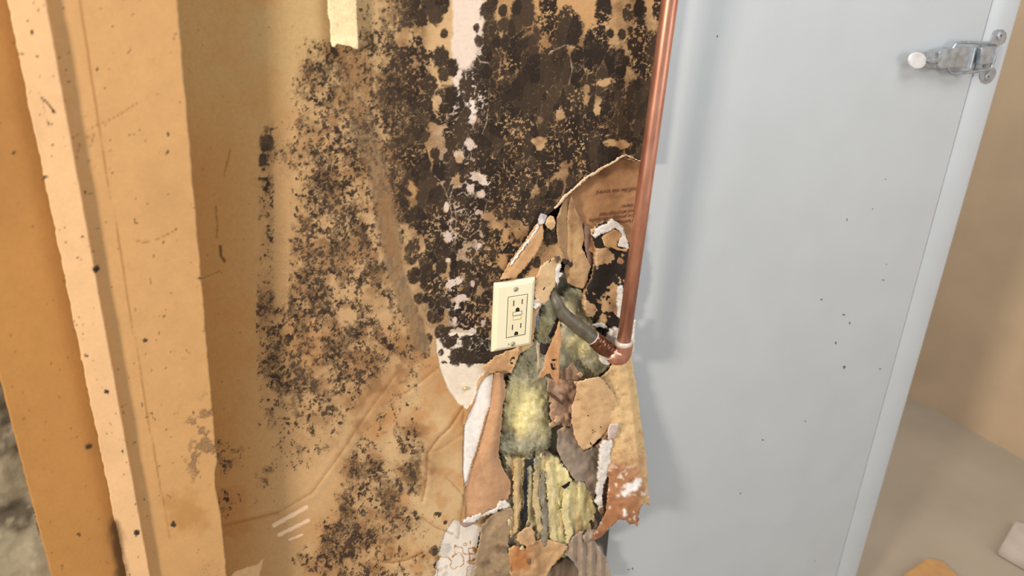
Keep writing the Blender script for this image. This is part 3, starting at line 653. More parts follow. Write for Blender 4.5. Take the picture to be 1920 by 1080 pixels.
# stub coming out of the wall: grey sleeve then ridged dark copper coupling
sl_pts = [at(1034, 540, .012), at(1042, 562, -.004), at(1054, 586, -.012), at(1075, 605, -.018), at(1096, 622, -.024), at(1112, 634, -.028)]
S = smoothpath(sl_pts, 8); rr_ = np.interp(np.linspace(0, 1, len(S)), [0, .12, .3, .5, .62, .64, 1], [.0050, .0072, .0098, .0108, .0106, .0112, .0114])
tube('pipe_sleeve', S, list(rr_), M_SLEEVE, pipe, n=26)['label'] = 'dirty grey sleeve'
c0, c1 = at(1112, 634, -.028), at(1147, 662, -.038); dc = c1-c0; CP_ = []; CR_ = []
for k in range(61):
    t = k/60; CP_.append(c0+dc*t); CR_.append(.0108+.0022*math.sin(math.pi*min(1, t*1.05))+.0017*abs(math.sin(t*math.pi*4))**.6*(t < .8))
tube('ridged_coupling', CP_, CR_, M_COPDARK, pipe, n=30)['label'] = 'dark ridged copper coupling'
ringat(c0, dc, .0121, .0013, M_SOLDER, 'white_ring', pipe); ringat(c1-dc*.03, dc, .0139, .0012, M_SOLDER, 'white_ring', pipe)
tube('sleeve_seam', [at(1093+3*math.cos(t), 620, -.034) for t in (0, 1)], .0004, M_DARK, pipe, n=5) if False else None

# ================================================================== TORN MATERIAL IN THE OPENING
def paper(base, alt=None, n=.2, mould=0, msc=20, vert=False, mseed=90, edge=None, P=None, ew=3.5):
    alt = base*.62 if alt is None else alt
    base = base*.86+base.mean()*.12; alt = alt*.86+alt.mean()*.12
    def f(px, py):
        sx = .35 if vert else 1
        a = fbm(px, py*sx, 24, 81, 4); b = fbm(px, py*sx, 6, 82, 3)
        c = np.zeros(px.shape+(3,))+base; c = mixc(c, alt, ss(.48, .74, a)*.85); c = c*(1-n/2+n*b)[..., None]
        if edge is not None: c = mixc(c, edge, 1-ss(ew*.4, ew, dpoly(px, py, P)+(b-.5)*ew))
        m = ss(.5, .58, fbm(px, py, msc, mseed, 4, .65)+(mould-.5)*.5)*.95 if mould else None
        return c, m
    return f
FL = lambda y: (lambda px, py: y+0*px)
torn = empty('torn_wallboard', (.6, 0, .9)); tag(torn, 'ragged torn wallboard paper hanging round the broken opening under the pipe', 'torn paper')
batt = empty('insulation_batt', (.6, .03, .8)); tag(batt, 'yellow and grey glass wool batt showing through the broken wall opening', 'insulation')
def wool(yel, streak=0):
    def f(px, py):
        a = fbm(px, py, 38, 101, 5, .6); b = fbm(px*1.2, py*.6, 9, 102, 4, .7)
        c = np.zeros(px.shape+(3,))+L(196, 190, 160)
        if streak: c = mixc(c, L(212, 176, 122), ss(.42, .6, fbm(px+py*.08, py*.12, 12, 107, 3))*streak); c = mixc(c, L(128, 120, 106), ss(.5, .66, fbm(px+py*.08+99, py*.12, 10, 108, 3))*streak)
        y = np.zeros(px.shape)
        for cx, cy, rx, ry, s in yel: y = np.maximum(y, s*(1-ss(.35, 1.05, np.hypot((px-cx)/rx, (py-cy)/ry)+(a-.5)*1.3)))
        c = mixc(c, L(236, 222, 160), y*(1-.45*streak*ss(.4, .6, fbm(px, py*.15, 9, 109, 3)))); c = mixc(c, L(108, 104, 88), ss(.52, .7, b)*(1-y*.75)*.8); c = mixc(c, L(240, 232, 196), ss(.6, .75, fbm(px*1.3, py*.5, 7, 104, 3))*y*.5)
        return c*(.85+.3*b)[..., None]
    return f
def hump(cx, cy, rx, ry, h, y0, nz=.012, sc=22, sd=120, vs_=1):
    def f(px, py):
        return y0-h*np.exp(-((px-cx)/rx)**2-((py-cy)/ry)**2)-(fbm(px, py*vs_, sc, sd, 4, .6)-.5)*nz
    return f
# deep grey wool behind everything
sheet('wool_back', [(985, 540), (1075, 500), (1100, 560), (1115, 610), (1115, 700), (1105, 820), (1100, 1000), (1080, 1040), (1010, 1050), (935, 1040), (930, 880), (928, 700), (975, 640)],
      hump(1040, 700, 200, 250, .005, .045, .02, 30, 119), wool([(1060, 640, 30, 40, .4)]), M_WOOL, batt, .008, 5, 1.5, 3)
sheet('wool_tuft', [(1005, 640), (985, 655), (970, 680), (962, 700), (948, 730), (946, 775), (938, 815), (936, 845), (950, 866), (975, 872), (1000, 868), (1020, 862), (1032, 835), (1036, 800), (1034, 760), (1026, 720), (1024, 690), (1030, 650), (1040, 615), (1030, 580), (1018, 578), (1010, 600)],
      hump(985, 790, 45, 70, .024, .026, .016, 18, 121), wool([(982, 780, 42, 72, 1), (1018, 800, 14, 45, .8), (1020, 615, 16, 22, .6), (1010, 740, 16, 30, .5)]), M_WOOL, batt, .012, 3, 2, 5)
sheet('wool_tuft', [(1052, 560), (1070, 540), (1090, 545), (1102, 580), (1118, 615), (1140, 650), (1146, 672), (1142, 690), (1120, 708), (1095, 713), (1062, 712), (1046, 690), (1050, 640), (1060, 600)],
      hump(1105, 665, 38, 32, .022, .022, .013, 18, 123), wool([(1090, 650, 34, 34, .85), (1125, 676, 16, 14, .5), (1068, 575, 20, 30, .4), (1075, 700, 20, 16, .3)]), M_WOOL, batt, .012, 3, 1.6, 6)
sheet('wool_tuft', [(948, 858), (985, 866), (1010, 858), (1030, 850), (1050, 862), (1062, 885), (1078, 905), (1100, 905), (1112, 930), (1118, 965), (1108, 985), (1098, 1008), (1075, 1030), (1050, 1048), (1010, 1050), (975, 1040), (950, 1020), (945, 980), (957, 930), (950, 890)],
      hump(1035, 950, 90, 110, .014, .003, .012, 13, 125, .35), wool([(1050, 930, 60, 95, 1), (1095, 945, 30, 60, 1), (1000, 960, 34, 90, .75), (1040, 1015, 50, 36, .9)], 1), M_WOOL, batt, .012, 3, 2, 7)
# loose fibres
def fibres(name, areas, n, parent, y0, seed):
    rg = np.random.default_rng(seed); V = []; F = []
    for k in range(n):
        cx, cy, rx, ry = areas[rg.integers(len(areas))]
        px, py = cx+rg.normal()*rx*.5, cy+rg.normal()*ry*.5; a = rg.random()*math.pi*2; l = 6+rg.random()*16; cu = rg.normal()*.5
        pts = []
        for s in range(5): pts.append(at(px, py, y0-rg.random()*.006)); a += cu*.5; px += math.cos(a)*l/5; py += math.sin(a)*l/5+.6
        for p in pts:
            b = len(V); V += [p+Vector((-.00016, 0, -.00012)), p+Vector((.00016, 0, .00012)), p+Vector((0, -.0002, 0))]
        b = len(V)-15
        for s in range(4):
            for q in range(3): F.append((b+s*3+q, b+s*3+(q+1) % 3, b+s*3+3+(q+1) % 3, b+s*3+3+q))
    me = bpy.data.meshes.new(name); me.from_pydata(V, [], F); me.update(); o = link(name, me, M_FIB); keep(o, parent); o['kind'] = 'stuff'
M_FIB = plain('glass_fibre', L(226, 216, 170), .5, nscale=90, col2=L(180, 168, 120))
fibres('loose_fibres', [(985, 790, 50, 80), (985, 860, 50, 20), (1010, 640, 25, 60), (970, 720, 20, 40)], 300, batt, .004, 1)
fibres('loose_fibres', [(1095, 660, 45, 45), (1050, 940, 80, 90), (1085, 620, 20, 40)], 280, batt, -.004, 2)

# brown facing paper with print, behind the torn edge
KP = [(1215, 298), (1190, 290), (1165, 288), (1135, 304), (1092, 330), (1056, 366), (1062, 395), (1082, 420), (1090, 440), (1104, 470), (1135, 490), (1190, 500), (1205, 400)]
kraft = sheet('printed_facing', KP, lambda px, py: .014-.00006*(py-300), paper(L(164, 118, 74), L(134, 90, 56), .18), M_PAPER, torn, .0006, 4, .4, 11, 'brown facing paper printed upside down', .003)
def text_line(s, px, py, size, squash=.9):
    cu = bpy.data.curves.new('printed_text', 'FONT'); cu.body = s; cu.size = size; cu.extrude = .00008; cu.align_x = 'LEFT'
    t = bpy.data.objects.new('printed_text', cu); COL.objects.link(t)
    dg = bpy.context.evaluated_depsgraph_get(); me = bpy.data.meshes.new_from_object(t.evaluated_get(dg)); bpy.data.objects.remove(t)
    p = at(px, py, .0145-.00006*(py-300)-.0026)
    # upside down: text runs to the left, facing the room
    for v in me.vertices:
        x, y, z = v.co; v.co = (p.x-x*squash, p.y-z-.0001-x*.0, p.z-y)
    me.materials.clear(); o = link('printed_text', me, M_INK, smooth=False); keep(o, kraft) if False else None
    o.parent = kraft; o.matrix_parent_inverse = kraft.matrix_world.inverted() if False else Matrix.Identity(4)
    o.parent = kraft; o.matrix_parent_inverse = (Matrix.Translation(torn.location)).inverted().inverted().inverted() if False else Matrix.Identity(4)
    return o
texts = [('install this side toward', 1200, 350, .0098), ('source', 1188, 382, .0092), ('and other high heat', 1190, 392, .0092), ('this product from sparks', 1189, 401, .0092), ('Flammable: protect', 1187, 411, .0092)]
kraft_local = []
for s, a, b, z in texts: kraft_local.append(text_line(s, a, b, z))
# dark slit beside the fold
# folded strips of facing
FA = [(1063, 362), (1052, 388), (1043, 412), (1044, 440), (1048, 462), (1054, 482), (1061, 500), (1066, 482), (1074, 452), (1076, 420), (1073, 390)]
sheet('folded_strip', FA, lambda px, py: .004+.0011*(px-1062)*.35+.0*(py), paper(L(170, 134, 90), L(132, 96, 60), .2, vert=True), M_PAPER, torn, .0006, 3, .4, 12, None, .002)
FB = [(1071, 364), (1080, 392), (1092, 420), (1095, 446), (1091, 465), (1100, 482), (1108, 500), (1103, 515), (1100, 530), (1093, 542), (1078, 538), (1064, 530), (1058, 508), (1062, 480), (1063, 440), (1064, 400)]
sheet('folded_strip', FB, lambda px, py: -.002+.010*np.abs((px-1064-.1*(py-370))/30-.55), paper(L(186, 148, 100), L(140, 104, 66), .22, vert=True), M_PAPER, torn, .0006, 3, .5, 13, None, .003)
FC = [(1092, 418), (1104, 424), (1116, 432), (1122, 455), (1126, 478), (1122, 500), (1112, 508), (1102, 486), (1096, 462)]
sheet('crumpled_paper', FC, lambda px, py: .005+.004*np.sin(px*.25), paper(L(138, 108, 90), L(90, 68, 54), .3, vert=True), M_PAPER, torn, .0006, 3, .6, 14, None, .004)
# mouldy wallboard remnant between the opening and the pipe
MR = [(1108, 432), (1118, 428), (1128, 420), (1150, 414), (1168, 426), (1180, 460), (1186, 470), (1184, 530), (1176, 600), (1168, 625), (1150, 622), (1130, 612), (1112, 600), (1100, 592), (1096, 570), (1100, 548), (1112, 522), (1118, 500), (1120, 470)]
sheet('board_remnant', MR, lambda px, py: -.001+.003*np.sin(px*.07+py*.03), paper(L(196, 156, 108), L(150, 112, 76), .2, mould=.60, msc=24), M_PAPER, torn, .010, 2.6, .9, 15, 'black spotted wallboard remnant beside the pipe', .004)
GW = [(1114, 442), (1118, 430), (1130, 424), (1140, 421), (1149, 411), (1160, 418), (1169, 428), (1172, 442), (1178, 458), (1180, 467), (1170, 464), (1158, 461), (1162, 450), (1168, 444), (1164, 434), (1154, 428), (1142, 434), (1132, 438), (1122, 441), (1117, 447)]
sheet('gypsum_rim', GW, FL(-.007), paper(L(240, 236, 232), L(214, 206, 198), .12), M_GYP, torn, .005, 2.5, .8, 16, 'white broken gypsum edge', .004)
GT = [(1128, 446), (1140, 436), (1153, 430), (1166, 437), (1167, 446), (1158, 452), (1157, 463), (1166, 467), (1178, 466), (1176, 472), (1160, 470), (1148, 465), (1134, 462)]
sheet('paper_scrap', GT, FL(-.0055), paper(L(198, 152, 98), L(176, 130, 82), .12), M_PAPER, torn, .0008, 3, .6, 17, None, .003)
for k, P in enumerate([[(1185, 490), (1196, 470), (1200, 520), (1194, 560), (1188, 575), (1184, 600), (1180, 560)], [(1160, 540), (1168, 536), (1170, 560), (1165, 600), (1160, 595), (1159, 560)], [(1148, 622), (1158, 616), (1168, 624), (1166, 650), (1156, 650), (1146, 642), (1143, 632)], [(1110, 611), (1122, 606), (1133, 607), (1140, 616), (1124, 614)],
                        [(1125, 664), (1134, 664), (1147, 672), (1144, 682), (1137, 686), (1128, 678)], [(1041, 506), (1050, 494), (1054, 497), (1049, 510), (1056, 513), (1048, 522), (1045, 536), (1042, 524)], [(1002, 563), (1010, 560), (1017, 566), (1013, 575), (1005, 580), (1000, 577)],
                        [(1182, 640), (1188, 610), (1192, 600), (1190, 640), (1188, 662), (1183, 668)]]):
    sheet('gypsum_lump', P, FL([-.0, -.012, -.022, -.006, -.016, -.004, -.003, -.010][k]), paper(L(240, 236, 230), L(206, 196, 184), .14), M_GYP, torn, [.006, .006, .010, .004, .008, .003, .004, .006][k], 2.5, .8, 20+k, 'white gypsum crumb', .005)
# peeled band up and left of the opening
PBD = [(938, 524), (946, 508), (958, 488), (974, 466), (990, 444), (1003, 424), (1014, 408), (1021, 404), (1018, 420), (1019, 440), (1016, 456), (1008, 472), (994, 490), (982, 506), (966, 522)]
sheet('peeled_band', PBD, lambda px, py: -.004-.004*ss(0, 12, dpath(px, py, [(938, 524), (974, 466), (1014, 408)])), paper(L(202, 156, 104), L(176, 128, 84), .16), M_PAPER, torn, .0008, 3, .8, 31, None, .002)
sheet('torn_white_edge', [(956, 500), (964, 484), (978, 466), (992, 448), (1004, 430), (1008, 420), (1011, 426), (1002, 440), (990, 456), (975, 476), (962, 496)], FL(-.0085), paper(L(240, 232, 222), L(205, 190, 172), .12), M_PAPER, torn, .001, 2.5, .8, 32, 'white torn edge', .002)
sheet('curled_scrap', [(1009, 412), (1014, 400), (1022, 402), (1026, 405), (1023, 412), (1020, 419), (1011, 422)], lambda px, py: -.010+.003*np.abs(px-1017)/6, paper(L(204, 200, 200), L(150, 146, 150), .12), M_PAPER, torn, .0008, 2.5, .3, 33)
sheet('curled_scrap', [(1025, 411), (1032, 404), (1038, 406), (1042, 418), (1040, 426), (1034, 432), (1028, 428), (1022, 420)], lambda px, py: -.008+.002*np.abs(py-418)/8, paper(L(210, 172, 122), None, .12), M_PAPER, torn, .0008, 2.5, .3, 34)
sheet('pale_torn_flap', [(1004, 520), (1014, 500), (1026, 490), (1040, 482), (1052, 478), (1056, 486), (1049, 500), (1044, 516), (1040, 536), (1033, 548), (1030, 562), (1020, 572), (1008, 566), (1003, 560)], FL(-.0022), paper(L(214, 180, 132), L(190, 152, 106), .12, mould=.22, msc=14), M_PAPER, torn, .0012, 3, .8, 35, None, .002)
# flap below the cover plate
sheet('paper_flap', [(902, 690), (912, 684), (928, 668), (945, 660), (975, 650), (970, 672), (964, 690), (960, 700), (948, 696), (934, 698), (920, 700), (910, 696)], lambda px, py: -.003-.005*ss(670, 700, py), paper(L(206, 162, 108), L(176, 132, 86), .2, mould=.30, msc=12), M_PAPER, torn, .0008, 2.8, .9, 36, None, .003)
# hanging strips under the sleeve
sheet('hanging_strip', [(1049, 600), (1052, 625), (1055, 640), (1052, 645), (1051, 660), (1049, 690), (1048, 716), (1044, 722), (1038, 712), (1031, 700), (1024, 702), (1018, 710), (1010, 708), (1013, 700), (1020, 688), (1022, 670), (1030, 650), (1040, 628)],
      lambda px, py: -.014-.006*np.sin((px-1035)*.12), paper(L(204, 154, 102), L(176, 124, 78), .14, vert=True), M_PAPER, torn, .0007, 2.6, .5, 37, 'orange brown hanging paper strip', .002)
for P in ([(1032, 681), (1036, 682), (1037, 688), (1041, 691), (1038, 695), (1034, 692)], [(1034, 674), (1041, 673), (1041, 677), (1035, 677)]):
    sheet('strip_hole_shade', P, FL(-.0215), paper(L(40, 26, 20), None, .1), M_PAPER, torn, .0006, 2.5, .2, 38, 'dark sheet painted as shade in a hole of the strip')  # small dark sheets laid on the strip as the shade in its holes
sheet('dark_sheet', [(1014, 642), (1024, 646), (1034, 640), (1030, 655), (1024, 668), (1018, 664), (1013, 655)], FL(-.004), paper(L(58, 46, 44), L(36, 28, 26), .2), M_PAPER, torn, .0008, 3, .8, 39, 'dark scrap', .002)  # thin dark brown sheet
sheet('dark_sheet', [(1046, 590), (1049, 596), (1046, 612), (1040, 625), (1032, 635), (1028, 630), (1038, 612)], FL(-.004), paper(L(40, 30, 26), None, .2), M_PAPER, torn, .0008, 3, .6, 40, 'dark scrap', .002)  # dark sheet put where only the shaded gap shows
sheet('paper_ridge', [(1008, 640), (1013, 648), (1011, 670), (1014, 690), (1010, 702), (1007, 690), (1008, 668), (1005, 650)], FL(-.003), paper(L(190, 168, 136), L(150, 130, 100), .2), M_PAPER, torn, .001, 2.5, .5, 41)
sheet('bent_paper', [(1050, 695), (1064, 690), (1074, 678), (1080, 690), (1090, 705), (1094, 712), (1070, 714), (1052, 712)], lambda px, py: -.006+.003*np.sin(px*.3), paper(L(168, 132, 104), L(110, 80, 60), .2), M_PAPER, torn, .0008, 3, .6, 42)
# large flaps right of the wool
RS = [(1172, 668), (1181, 655), (1186, 680), (1191, 710), (1198, 760), (1206, 820), (1212, 860), (1214, 895), (1216, 925), (1220, 950), (1214, 944), (1208, 942), (1201, 952), (1197, 965), (1198, 978), (1195, 988), (1188, 982), (1180, 984), (1172, 975), (1160, 974), (1150, 984), (1142, 990), (1130, 1006), (1112, 1014), (1104, 1006), (1122, 988), (1136, 960), (1142, 900), (1130, 860), (1128, 820), (1118, 760), (1085, 730), (1076, 716), (1100, 714), (1125, 708), (1140, 696), (1148, 682), (1160, 680)]
def rscol(px, py):
    a = fbm(px, py*.7, 22, 131, 4); b = fbm(px, py, 6, 132, 3)
    c = np.zeros(px.shape+(3,))+L(212, 180, 132); c = mixc(c, L(168, 120, 86), ss(820, 900, py+ (a-.5)*80)*ss(-20, 10, 1206-px+(a-.5)*30-20*ss(880, 940, py)*0)); c = mixc(c, L(128, 88, 64), ss(.5, .7, a)*ss(800, 900, py)*.8)
    c = mixc(c, L(236, 222, 204), ss(.68, .74, fbm(px, py, 7, 133, 3))*ss(850, 900, py)*.8)
    c = mixc(c, L(148, 108, 70), ss(.62, .7, fbm(px, py, 8, 134, 3))*.4)
    c = mixc(c, L(242, 238, 232), 1-ss(.5, 1.05, np.hypot((px-1184)/24, (py-914+.6*(px-1184))/13)+(b-.5)*1.3)); c = mixc(c, L(242, 238, 232), 1-ss(.5, 1.05, np.hypot((px-1171)/4, (py-960)/12)+(b-.5)*1.3))
    return c*(.88+.24*b)[..., None]
sheet('large_flap', RS, lambda px, py: -.012-.045*ss(700, 980, py)*ss(1100, 1180, px)-.006+.02*(1-ss(-16, 0, px-(1183+.11*(py-660))+14))*0+.018*ss(-8, 4, px-(1180+.118*(py-660))), rscol, M_PAPER, torn, .001, 3, .7, 50, 'large curling flap beside the cabinet, brown at its foot', .005)
FT = [(1082, 716), (1104, 711), (1124, 706), (1140, 722), (1152, 742), (1160, 765), (1160, 782), (1148, 795), (1140, 806), (1125, 822), (1108, 838), (1095, 844), (1084, 834), (1076, 812), (1072, 790), (1072, 762), (1080, 740)]
sheet('tan_flap', FT, lambda px, py: -.020-.006*np.sin((px-1070)*.03), paper(L(214, 174, 122), L(196, 154, 104), .1, mould=.10, msc=10), M_PAPER, torn, .0008, 3, .6, 51, None, .003)
CR = [(1026, 708), (1038, 712), (1050, 710), (1075, 714), (1086, 722), (1080, 745), (1072, 765), (1074, 800), (1066, 806), (1052, 796), (1040, 800), (1032, 780), (1030, 750), (1026, 730)]
sheet('crumpled_paper', CR, lambda px, py: -.002-.008*(fbm(px, py, 18, 140, 3)-.5)*2, paper(L(186, 148, 118), L(140, 106, 82), .26), M_PAPER, torn, .0008, 3, .8, 52, None, .008)
sheet('fold_shadow_sheet', [(1027, 733), (1036, 738), (1046, 745), (1056, 757), (1054, 759), (1042, 750), (1030, 741)], FL(-.0135), paper(L(110, 78, 56), None, .1), M_PAPER, torn, .0005, 2.5, .3, 53)  # thin brown sheet painted as the shadow in the fold
GP = [(1046, 806), (1060, 800), (1075, 806), (1084, 832), (1096, 848), (1116, 836), (1128, 828), (1132, 850), (1126, 880), (1120, 915), (1114, 940), (1106, 925), (1096, 902), (1080, 904), (1064, 880), (1052, 862), (1044, 842)]
sheet('grey_paper', GP, lambda px, py: -.008-.005*(fbm(px, py, 20, 141, 3)-.5)*2, paper(L(158, 140, 122), L(126, 108, 94), .14), M_PAPER, torn, .0008, 3, .7, 54, 'grey stained paper', .004)
sheet('hole_shade', [(1052, 912), (1060, 908), (1066, 904), (1070, 903), (1067, 911), (1058, 917)], FL(-.017), paper(L(30, 26, 28), None, .1), M_PAPER, torn, .0006, 2.5, .3, 55)  # dark sheet standing for the shade inside a hole
sheet('brown_paper', [(1118, 836), (1130, 824), (1142, 812), (1158, 800), (1163, 830), (1158, 880), (1150, 930), (1143, 960), (1130, 975), (1120, 950), (1118, 920), (1124, 880), (1124, 850)], FL(-.028), paper(L(136, 98, 70), L(96, 66, 48), .24, vert=True), M_PAPER, torn, .0008, 3, .8, 56, None, .005)
sheet('gypsum_splinter', [(1127, 836), (1134, 828), (1147, 824), (1149, 834), (1145, 850), (1146, 866), (1140, 872), (1138, 890), (1134, 905), (1129, 930), (1131, 945), (1124, 950), (1117, 944), (1121, 932), (1118, 918), (1122, 905), (1124, 880), (1125, 860)], FL(-.034), paper(L(244, 241, 238), L(206, 198, 190), .14), M_GYP, torn, .006, 2.6, .9, 57, 'long white gypsum splinter', .005)
sheet('pinkish_scrap', [(1140, 806), (1144, 795), (1160, 793), (1159, 806), (1154, 822), (1140, 824)], FL(-.037), paper(L(208, 186, 174), L(184, 160, 146), .1), M_PAPER, torn, .001, 2.6, .4, 58)
# rolled flap left of the wool
RF = [(925, 698), (943, 701), (948, 720), (949, 742), (943, 756), (941, 790), (937, 830), (934, 858), (944, 880), (954, 895), (958, 908), (957, 925), (950, 940), (935, 950), (918, 956), (902, 966), (884, 976), (874, 980), (875, 955), (871, 930), (874, 912), (882, 886), (893, 858), (902, 825), (912, 790), (920, 765), (922, 735)]
def rfy(px, py):
    xl = np.interp(py, [698, 765, 825, 886, 930, 980], [925, 920, 902, 882, 871, 874]); xr = np.interp(py, [698, 742, 858, 908, 950], [943, 949, 934, 958, 940]); t = np.clip((px-xl)/(xr-xl+1e-6), 0, 1)
    return -.003-.014*np.sin(t*math.pi*.85)
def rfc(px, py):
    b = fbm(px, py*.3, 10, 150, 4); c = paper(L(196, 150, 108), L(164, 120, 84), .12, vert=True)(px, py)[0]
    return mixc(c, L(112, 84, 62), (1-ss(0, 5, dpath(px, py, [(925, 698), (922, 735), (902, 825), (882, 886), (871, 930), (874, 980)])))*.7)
sheet('rolled_flap', RF, rfy, rfc, M_PAPER, torn, .0008, 2.6, .6, 60, 'tan rolled flap', .002)
sheet('gypsum_crumb_line', [(868, 979), (880, 972), (893, 968), (902, 962), (920, 958), (932, 950), (938, 940), (950, 940), (958, 950), (948, 953), (935, 955), (928, 962), (912, 966), (900, 972), (886, 982), (873, 986)], FL(-.016), paper(L(242, 236, 230), L(180, 164, 148), .16), M_GYP, torn, .004, 2.6, 1, 61, 'white crumbled gypsum line', .004)
tube('curled_tip', smoothpath([at(866, 978, -.012), at(872, 984, -.016), at(884, 980, -.014), at(894, 974, -.01)], 4), [.004]*6+[.0035]*7, plain('greyish_purple_paper', L(150, 128, 118), .6, nscale=200), torn, n=12)
tube('torn_nail_head', [at(872, 728, -.0005), at(872, 728, -.003)], [.0034, .0026], plain('brass_nail', L(214, 196, 140), .5, .2, nscale=200), torn, n=14)
GB = [(904, 984), (922, 966), (940, 956), (958, 952), (966, 962), (962, 985), (954, 1010), (952, 1035), (958, 1060), (962, 1090), (886, 1090), (892, 1050), (898, 1020)]
sheet('grey_brown_paper', GB, lambda px, py: -.010-.004*np.sin(px*.06), paper(L(164, 138, 104), L(112, 90, 66), .28), M_PAPER, torn, .001, 3, .8, 62, 'grey brown stained paper', .005)
OB = [(953, 1030), (966, 1022), (985, 1028), (1000, 1016), (1022, 1010), (1050, 1018), (1066, 1024), (1050, 1046), (1034, 1064), (1020, 1092), (960, 1092), (955, 1060)]
def obc(px, py):
    c = paper(L(204, 162, 110), L(166, 124, 82), .2, vert=True)(px, py)[0]; a = fbm(px, py, 20, 160, 4)
    return mixc(c, L(184, 122, 72), (1-ss(.3, 1.1, np.hypot((px-975)/34, (py-1045)/34)+(a-.5)))*.9)
sheet('orange_stained_paper', OB, FL(-.014), obc, M_PAPER, torn, .001, 3, .8, 63, 'orange stained paper', .006)
sheet('paper_tongue', [(972, 1000), (985, 990), (998, 985), (1002, 1000), (1004, 1018), (990, 1026), (976, 1020), (968, 1012)], FL(-.02), paper(L(208, 166, 116), None, .14), M_PAPER, torn, .0008, 3, .7, 64, None, .003)
sheet('yellow_strip', [(962, 862), (984, 858), (982, 890), (979, 930), (980, 960), (975, 985), (968, 1000), (958, 1010), (956, 985), (962, 950), (964, 900)], lambda px, py: -.014+.003*np.sin(px*.4), paper(L(206, 178, 124), L(150, 134, 96), .24, vert=True), M_WOOL, batt, .002, 3, .8, 65, None, .004)
for k, (xa, ya, yb, wd, cl) in enumerate([(1004, 872, 1010, 7, L(206, 182, 132)), (1016, 884, 1030, 6, L(150, 142, 124)), (1030, 868, 1024, 8, L(226, 208, 150)), (1060, 905, 1020, 7, L(230, 214, 152)), (968, 880, 985, 5, L(222, 190, 134))]):
    nn = 7; ys = np.linspace(ya, yb, nn); off = [3*math.sin(i*1.7+k*2) for i in range(nn)]
    P = [(xa+o_+(y-ya)*.05-wd*(.25 if i in (0, nn-1) else 1), y) for i, (o_, y) in enumerate(zip(off, ys))]+[(xa+o_+(y-ya)*.05+wd*(.25 if i in (0, nn-1) else 1), y) for i, (o_, y) in reversed(list(enumerate(zip(off, ys))))]
    sheet('wool_strand', P, lambda px, py, k=k: -.0105-.004*np.sin((py-870)/160*math.pi)-.001*(k % 2), paper(cl, cl*.75, .3, vert=True), M_WOOL, batt, .0012, 3, 1.3, 300+k, None, .006)
sheet('slit', [(984, 862), (1000, 860), (1001, 884), (996, 872), (988, 878), (990, 905), (988, 940), (989, 978), (982, 990), (974, 1000), (978, 975), (983, 940), (980, 915), (984, 885)], FL(-.018), paper(L(34, 32, 34), L(52, 50, 52), .2), M_PAPER, batt, .0006, 2.5, .7, 66, 'dark sheet painted as shade of a slit')  # dark sheets laid over the wool as the shade of a slit
sheet('slit', [(975, 960), (979, 955), (979, 972), (976, 974)], FL(-.019), paper(L(34, 32, 34), None, .2), M_PAPER, batt, .0006, 2.5, .5, 67, 'dark sheet painted as shade of a slit')
sheet('grey_rag', [(1062, 1030), (1068, 1014), (1082, 1000), (1098, 992), (1110, 996), (1116, 1016), (1128, 1034), (1138, 1048), (1148, 1090), (1086, 1090), (1084, 1066), (1072, 1050), (1060, 1040)], lambda px, py: -.012+.004*np.sin(px*.35), paper(L(168, 148, 128), L(118, 98, 82), .22, vert=True), M_PAPER, torn, .001, 3, .8, 68, 'grey weathered rag of paper', .005)
sheet('pale_corner', [(1092, 1006), (1104, 990), (1118, 988), (1124, 996), (1112, 1008), (1104, 1018), (1096, 1016)], FL(-.02), paper(L(190, 168, 146), L(90, 74, 64), .3), M_PAPER, torn, .001, 2.6, .8, 69, None, .004)
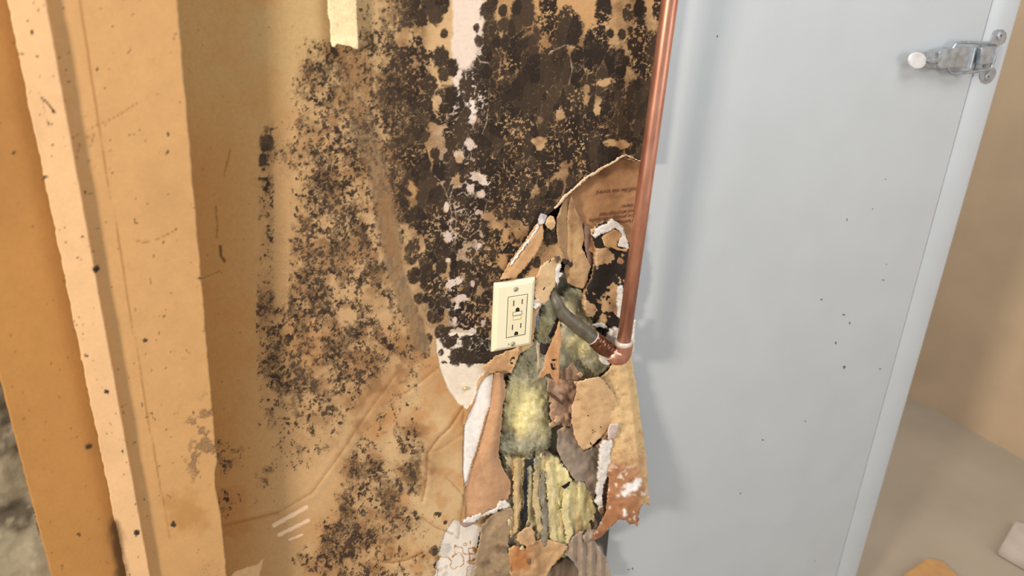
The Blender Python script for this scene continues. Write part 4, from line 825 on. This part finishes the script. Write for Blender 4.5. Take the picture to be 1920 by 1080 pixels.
# small crumpled pieces joining the flaps: shreds
rg = np.random.default_rng(99)
for k in range(26):
    cx, cy, ya = [(1108, 985, -.026), (1122, 960, -.036), (1000, 1030, -.018), (1040, 800, -.012), (1015, 850, -.006), (1085, 730, -.02), (955, 990, -.014), (1060, 500, -.006)][k % 8]
    cx += rg.normal()*10; cy += rg.normal()*12; n = 7; P = [(cx+(3+5*rg.random())*math.cos(t)*(1 if k % 2 else .5), cy+(3+6*rg.random())*math.sin(t)) for t in np.linspace(0, 2*math.pi, n+1)[:-1]]
    c = [L(220, 200, 160), L(120, 92, 66), L(206, 166, 118), L(70, 56, 48)][rg.integers(4)]
    sheet('paper_shred', P, lambda px, py, cx=cx, ya=ya: ya+.0006*(px-cx), paper(c, None, .2), M_PAPER, torn, .0008, 2.5, .5, 200+k, None, .004)
# pale torn lip that follows the upper edge of the opening
lip = [(1202, 303), (1190, 299), (1182, 294), (1172, 293), (1160, 300), (1150, 306), (1140, 312), (1130, 318), (1115, 328), (1100, 335), (1088, 347), (1078, 355), (1068, 364), (1060, 372), (1050, 385), (1040, 392)]
lw = [2, 3, 5, 4, 4, 3, 4, 5, 6, 4, 5, 3, 5, 7, 5, 2]; up = [(x-l*.55, y-l*.8) for (x, y), l in zip(lip, lw)]
sheet('torn_lip', up+lip[::-1], lambda px, py: -.004-.003*(fbm(px, py, 9, 170, 2)), paper(L(222, 186, 150), L(190, 146, 110), .2), M_PAPER, torn, .001, 2.5, .7, 71, 'pale curled lip of torn paper', .002)
for i, o in enumerate(kraft_local): pass

# framing seen at the foot of the opening
sf = empty('framing_lumber', (.62, .05, .5)); tag(sf, 'weathered brown framing lumber in the cavity at the bottom edge of the picture', 'lumber')
prism('bottom_rail', pxz([(1010, 1100), (1060, 1046), (1086, 1062), (1090, 1110), (1070, 1500), (1000, 1500)], .068), .068, .095, M_WOOD, sf, .002)
prism('stud', pxz([(1040, 560), (1080, 560), (1050, 1500), (1030, 1500)], .07), .075, .10, M_SHEATH, sf, .002)

# ================================================================== CREAM STRIP HANGING FROM ABOVE
def strip_cols(px, py, X=None, Z=None): 
    b = fbm(px, py, 8, 180, 3); c = np.zeros(px.shape+(3,))+L(240, 208, 166); c = mixc(c, L(206, 168, 118), ss(.62, .72, b)*.4); return c
st = sheet('tape_strip', [(613, -60), (616, 30), (620, 42), (621, 78), (623, 88), (628, 88), (631, 82), (645, 84), (658, 87), (664, 91), (672, 92), (669, 30), (667, -60)],
      lambda px, py: -.012-.004*ss(60, 92, py)+.0004*(px-645)*0, strip_cols, M_PAPER, None, .004, 3, .35, 75, None, .001)
tag(st, 'cream painted strip hanging down over the mould at the top edge', 'strip')
